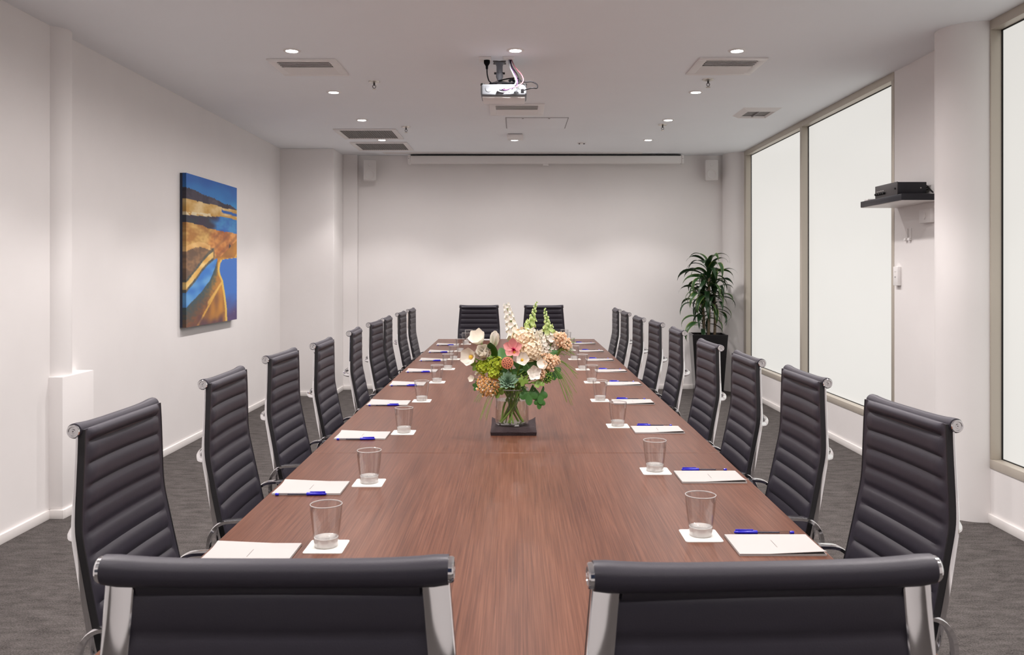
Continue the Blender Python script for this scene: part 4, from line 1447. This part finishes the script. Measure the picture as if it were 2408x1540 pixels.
for q_, (lab, hd, r, mm, n_c) in enumerate((
        ('round lime green hydrangea head next to the rose', FP(-.134, 1.012, -.07), .027, M['petal_lime'], 60),
        ('lime green hydrangea head touching the lotus pod', FP(-.084, 1.022, -.08), .029, M['petal_lime'], 64),
        ('small lime green hydrangea head above the succulent', FP(-.092, .990, -.09), .022, M['petal_lime'], 46),
        ('cream hydrangea head behind the pink orchid', FP(.030, 1.120, -.03), .048, M['petal_cream'], 110),
        ('cream hydrangea head between orchid and white stock', FP(.062, 1.078, -.06), .044, M['petal_cream'], 100),
        ('white hydrangea head behind the white stock', FP(.118, 1.085, -.01), .045, M['petal_white'], 100))):
    t = flower(lab, 'flower', hd, 20 + q_, .003)
    cluster(t, 'florets', mm, r, n_c, .0068, seed=q_, floret=True)
    MB().ball((0, 0, 0), r * .58, 10, 7).build('flower_heart', M['bud_green'] if q_ < 3 else mm, t)
for q_, (lab, hd, r, mm, n_c) in enumerate((
        ('amber rice flower cluster hanging low at the painting side', FP(-.118, .935, -.07), .046, M['petal_amber'], 120),
        ('cream rice flower cluster at the top window side', FP(.175, 1.125, -.02), .032, M['petal_peach'], 80),
        ('cream rice flower sprig farthest toward the window side', FP(.207, 1.100, -.02), .026, M['petal_peach'], 60),
        ('peach rice flower cluster under the green leaf', FP(.132, 1.030, -.06), .036, M['petal_peach'], 90),
        ('small peach rice flower cluster beside the low white orchid', FP(.098, .985, -.08), .024, M['petal_peach'], 50),
        ('peach rice flower cluster outermost at mid height', FP(.158, 1.036, -.05), .024, M['petal_peach'], 50))):
    t = flower(lab, 'flower', hd, 40 + q_, .0022, M['stem_dark'])
    cluster(t, 'buds', mm, r, n_c, .0052, seed=30 + q_)
    cluster(t, 'buds', M['petal_cream'], r * .86, n_c // 2, .005, seed=60 + q_)
    cluster(t, 'twigs', M['stem_dark'], r * .5, 14, .003, seed=90 + q_)

t = flower('orange brown lotus seed pod above the succulent', 'seed pod', FP(-.034, 1.032, -.12), 50, .004, M['stem_dark'])
R = face_rot((-.25, -1, .25))
pv = MB().lathe([(.0005, -.034), (.010, -.028), (.019, -.010), (.0245, .004), (.0255, .008), (.023, .010), (.0005, .0115)], 24)
MB().add(place(pv.v, R), pv.f).build('pod_body', M['pod'], t)
hb = [(0, 0)] + [(.009 * math.cos(k * 1.0472), .009 * math.sin(k * 1.0472)) for k in range(6)] + [(.017 * math.cos(k * .571 + .3), .017 * math.sin(k * .571 + .3)) for k in range(11)]
hm = MB()
for (x, y) in hb: hm.ball(R @ Vector((x, y, .0108)), .0023, 6, 4)
o_ = hm.build('seed_holes', M['pod_hole'], t); o_['kind'] = 'stuff'

t = flower('grey green rosette succulent over the vase mouth', 'succulent', FP(-.034, .955, -.105), 51, .004)
R = face_rot((0, -1, .45))
for k in range(56):
    f = k / 56
    r2 = R @ Matrix.Rotation(k * 2.39996, 3, 'Z') @ Matrix.Rotation(-lerp(1.35, .12, f ** .8), 3, 'Y')
    L = lerp(.013, .047, f)
    pv, pf, pu = petal(L, L * .235, .22, .15, 4, 4)
    th = R @ Vector((0, 0, -.003))
    n0 = len(pv)
    V = place(pv, r2, R @ Vector((0, 0, .014 * (1 - f))))
    V2 = [p + th for p in V]
    MB().add(V + V2, pf + [tuple(i_ + n0 for i_ in reversed(fc)) for fc in pf], pu + pu).build('leaf', M['succulent'], t)

# leaves
def lobed_leaf(L, lobes=5):
    v, f_ = [(0, 0, 0)], []
    n_ = 40
    for k in range(n_ + 1):
        a = lerp(-2.5, 2.5, k / n_)
        r = L * (.62 + .38 * abs(math.cos(a * lobes / 2.0))) * (1 - .08 * abs(a))
        v.append((r * math.cos(a), r * math.sin(a) * .85, -.12 * L * (r / L) ** 2 + .05 * L * math.cos(a * 5)))
    for k in range(1, n_ + 1): f_.append((0, k, k + 1))
    return v, f_


for q_, (lab, hd, L, d, ang, mm) in enumerate((
        ('broad dark green lobed leaf drooping over the vase rim', FP(.050, .905, -.075), .052, (.1, -1, .25), -1.4, M['leaf_green']),
        ('dark green lobed leaf at the lower window side', FP(.098, .900, -.06), .046, (.3, -1, .2), -1.2, M['leaf_green']),
        ('small lobed green leaf hanging lowest beside the vase', FP(.098, .868, -.06), .034, (.2, -1, .1), -1.5, M['leaf_green']),
        ('round green leaf high at the window side', FP(.146, 1.065, -.05), .030, (.2, -1, .3), .5, M['leaf_green']),
        ('pale ruffled green leaf across the window side front', FP(.085, .955, -.09), .036, (.3, -1, .5), -.2, M['leaf_light']),
        ('pale green leaf below the white orchid', FP(.030, .965, -.11), .030, (0, -1, .2), -1.8, M['leaf_light']),
        ('green leaf behind the amber rice flowers', FP(-.165, .930, -.03), .026, (-.4, -1, .2), -2.4, M['leaf_green']),
        ('green leaf below the yellow throated lily', FP(-.168, 1.025, -.05), .034, (-.4, -1, .3), -2.2, M['leaf_light']),
        ('green leaf filling the back of the bouquet', FP(-.06, 1.03, .03), .06, (-.2, -1, .6), 1.6, M['leaf_green']),
        ('dark leaf filling the window side of the bouquet', FP(.10, 1.0, .0), .06, (.3, -1, .5), .4, M['leaf_green']),
        ('dark leaf filling the bouquet centre behind the pod', FP(.0, 1.0, -.03), .055, (0, -1, .5), -.4, M['leaf_green']),
        ('green leaf behind the white orchids', FP(.055, 1.025, -.055), .050, (.1, -1, .3), -.9, M['leaf_green']),
        ('light green leaf between the hydrangea heads', FP(-.112, 1.035, -.03), .046, (-.2, -1, .4), 2.0, M['leaf_light']),
        ('light leaf under the amber rice flowers', FP(-.075, .915, -.06), .036, (-.2, -1, .2), -1.9, M['leaf_light']),
        ('dark leaf behind the peach rice flowers', FP(.160, .985, -.03), .044, (.4, -1, .3), -.3, M['leaf_green']))):
    t = flower(lab, 'leaf', hd, 70 + q_, .002, M['stem'], 'foliage_sprig')
    v, f_ = lobed_leaf(L)
    R = face_rot(d) @ Matrix.Rotation(ang, 3, 'Z')
    MB().add(place(v, R), f_).build('leaf_blade', mm, t, angle=80)
t = flower('feathery bright green filler flower at the window side', 'flower', FP(.122, .970, -.06), 90, .002)
cluster(t, 'buds', M['leaf_light'], .030, 110, .0034, seed=5)
cluster(t, 'buds', M['leaf_green'], .022, 40, .005, seed=6)


def grass(label, base, ends, k):
    t = flower(label, 'grass', base, k, .0014, M['stem_dark'], 'grass_spray')
    b_ = MB()
    rr = random.Random(k)
    for e_ in ends:
        E_ = Vector(e_) - Vector(base)
        for q_ in range(5):
            j = Vector((rr.uniform(-.02, .02), rr.uniform(-.02, .02), rr.uniform(-.025, .025)))
            m1 = E_ * .5 + Vector((0, 0, .03 + rr.uniform(-.01, .015))) + j * .5
            b_.tube(catmull([(0, 0, 0), m1, E_ + j], 5), [.0009] * 10 + [.0005], 4)
    o_ = b_.build('grass_blades', M['stem'], t); o_['kind'] = 'stuff'


grass('fine green grass spray arching out toward the window side', FP(.13, 1.02, -.03), [FP(.235, .90, -.03), FP(.255, .97, .0), FP(.24, 1.05, -.02), FP(.22, .86, -.05)], 95)
grass('feathery upright grass behind the farthest cream sprig', FP(.16, 1.03, -.02), [FP(.235, 1.115, -.01), FP(.23, 1.08, .02), FP(.215, 1.06, -.03)], 96)
grass('thin grass blades trailing down on the painting side', FP(-.07, .92, -.06), [FP(-.140, .80, -.10), FP(-.175, .89, -.08)], 97)
for q_ in range(4):
    rr = random.Random(200 + q_)
    pth = [(VX + rr.uniform(-.05, .05), FY + rr.uniform(-.05, .03), VZ + .012), (VX + rr.uniform(-.03, .03), FY + rr.uniform(-.03, .03), VZ + .09), (VX + rr.uniform(-.05, .05), FY - .02, VZ + .19)]
    o_ = MB().tube(catmull(pth, 6), .0042, 8).build('green_stalk', M['stem'])
    tag(o_, ['thick green stalk in the vase water, tallest of four', 'thick green stalk in the vase water, leaning to the window side', 'thick green stalk in the vase water, behind the others', 'thick green stalk in the vase water, close to the glass'][q_], 'stalk', 'thick stalks in the vase')
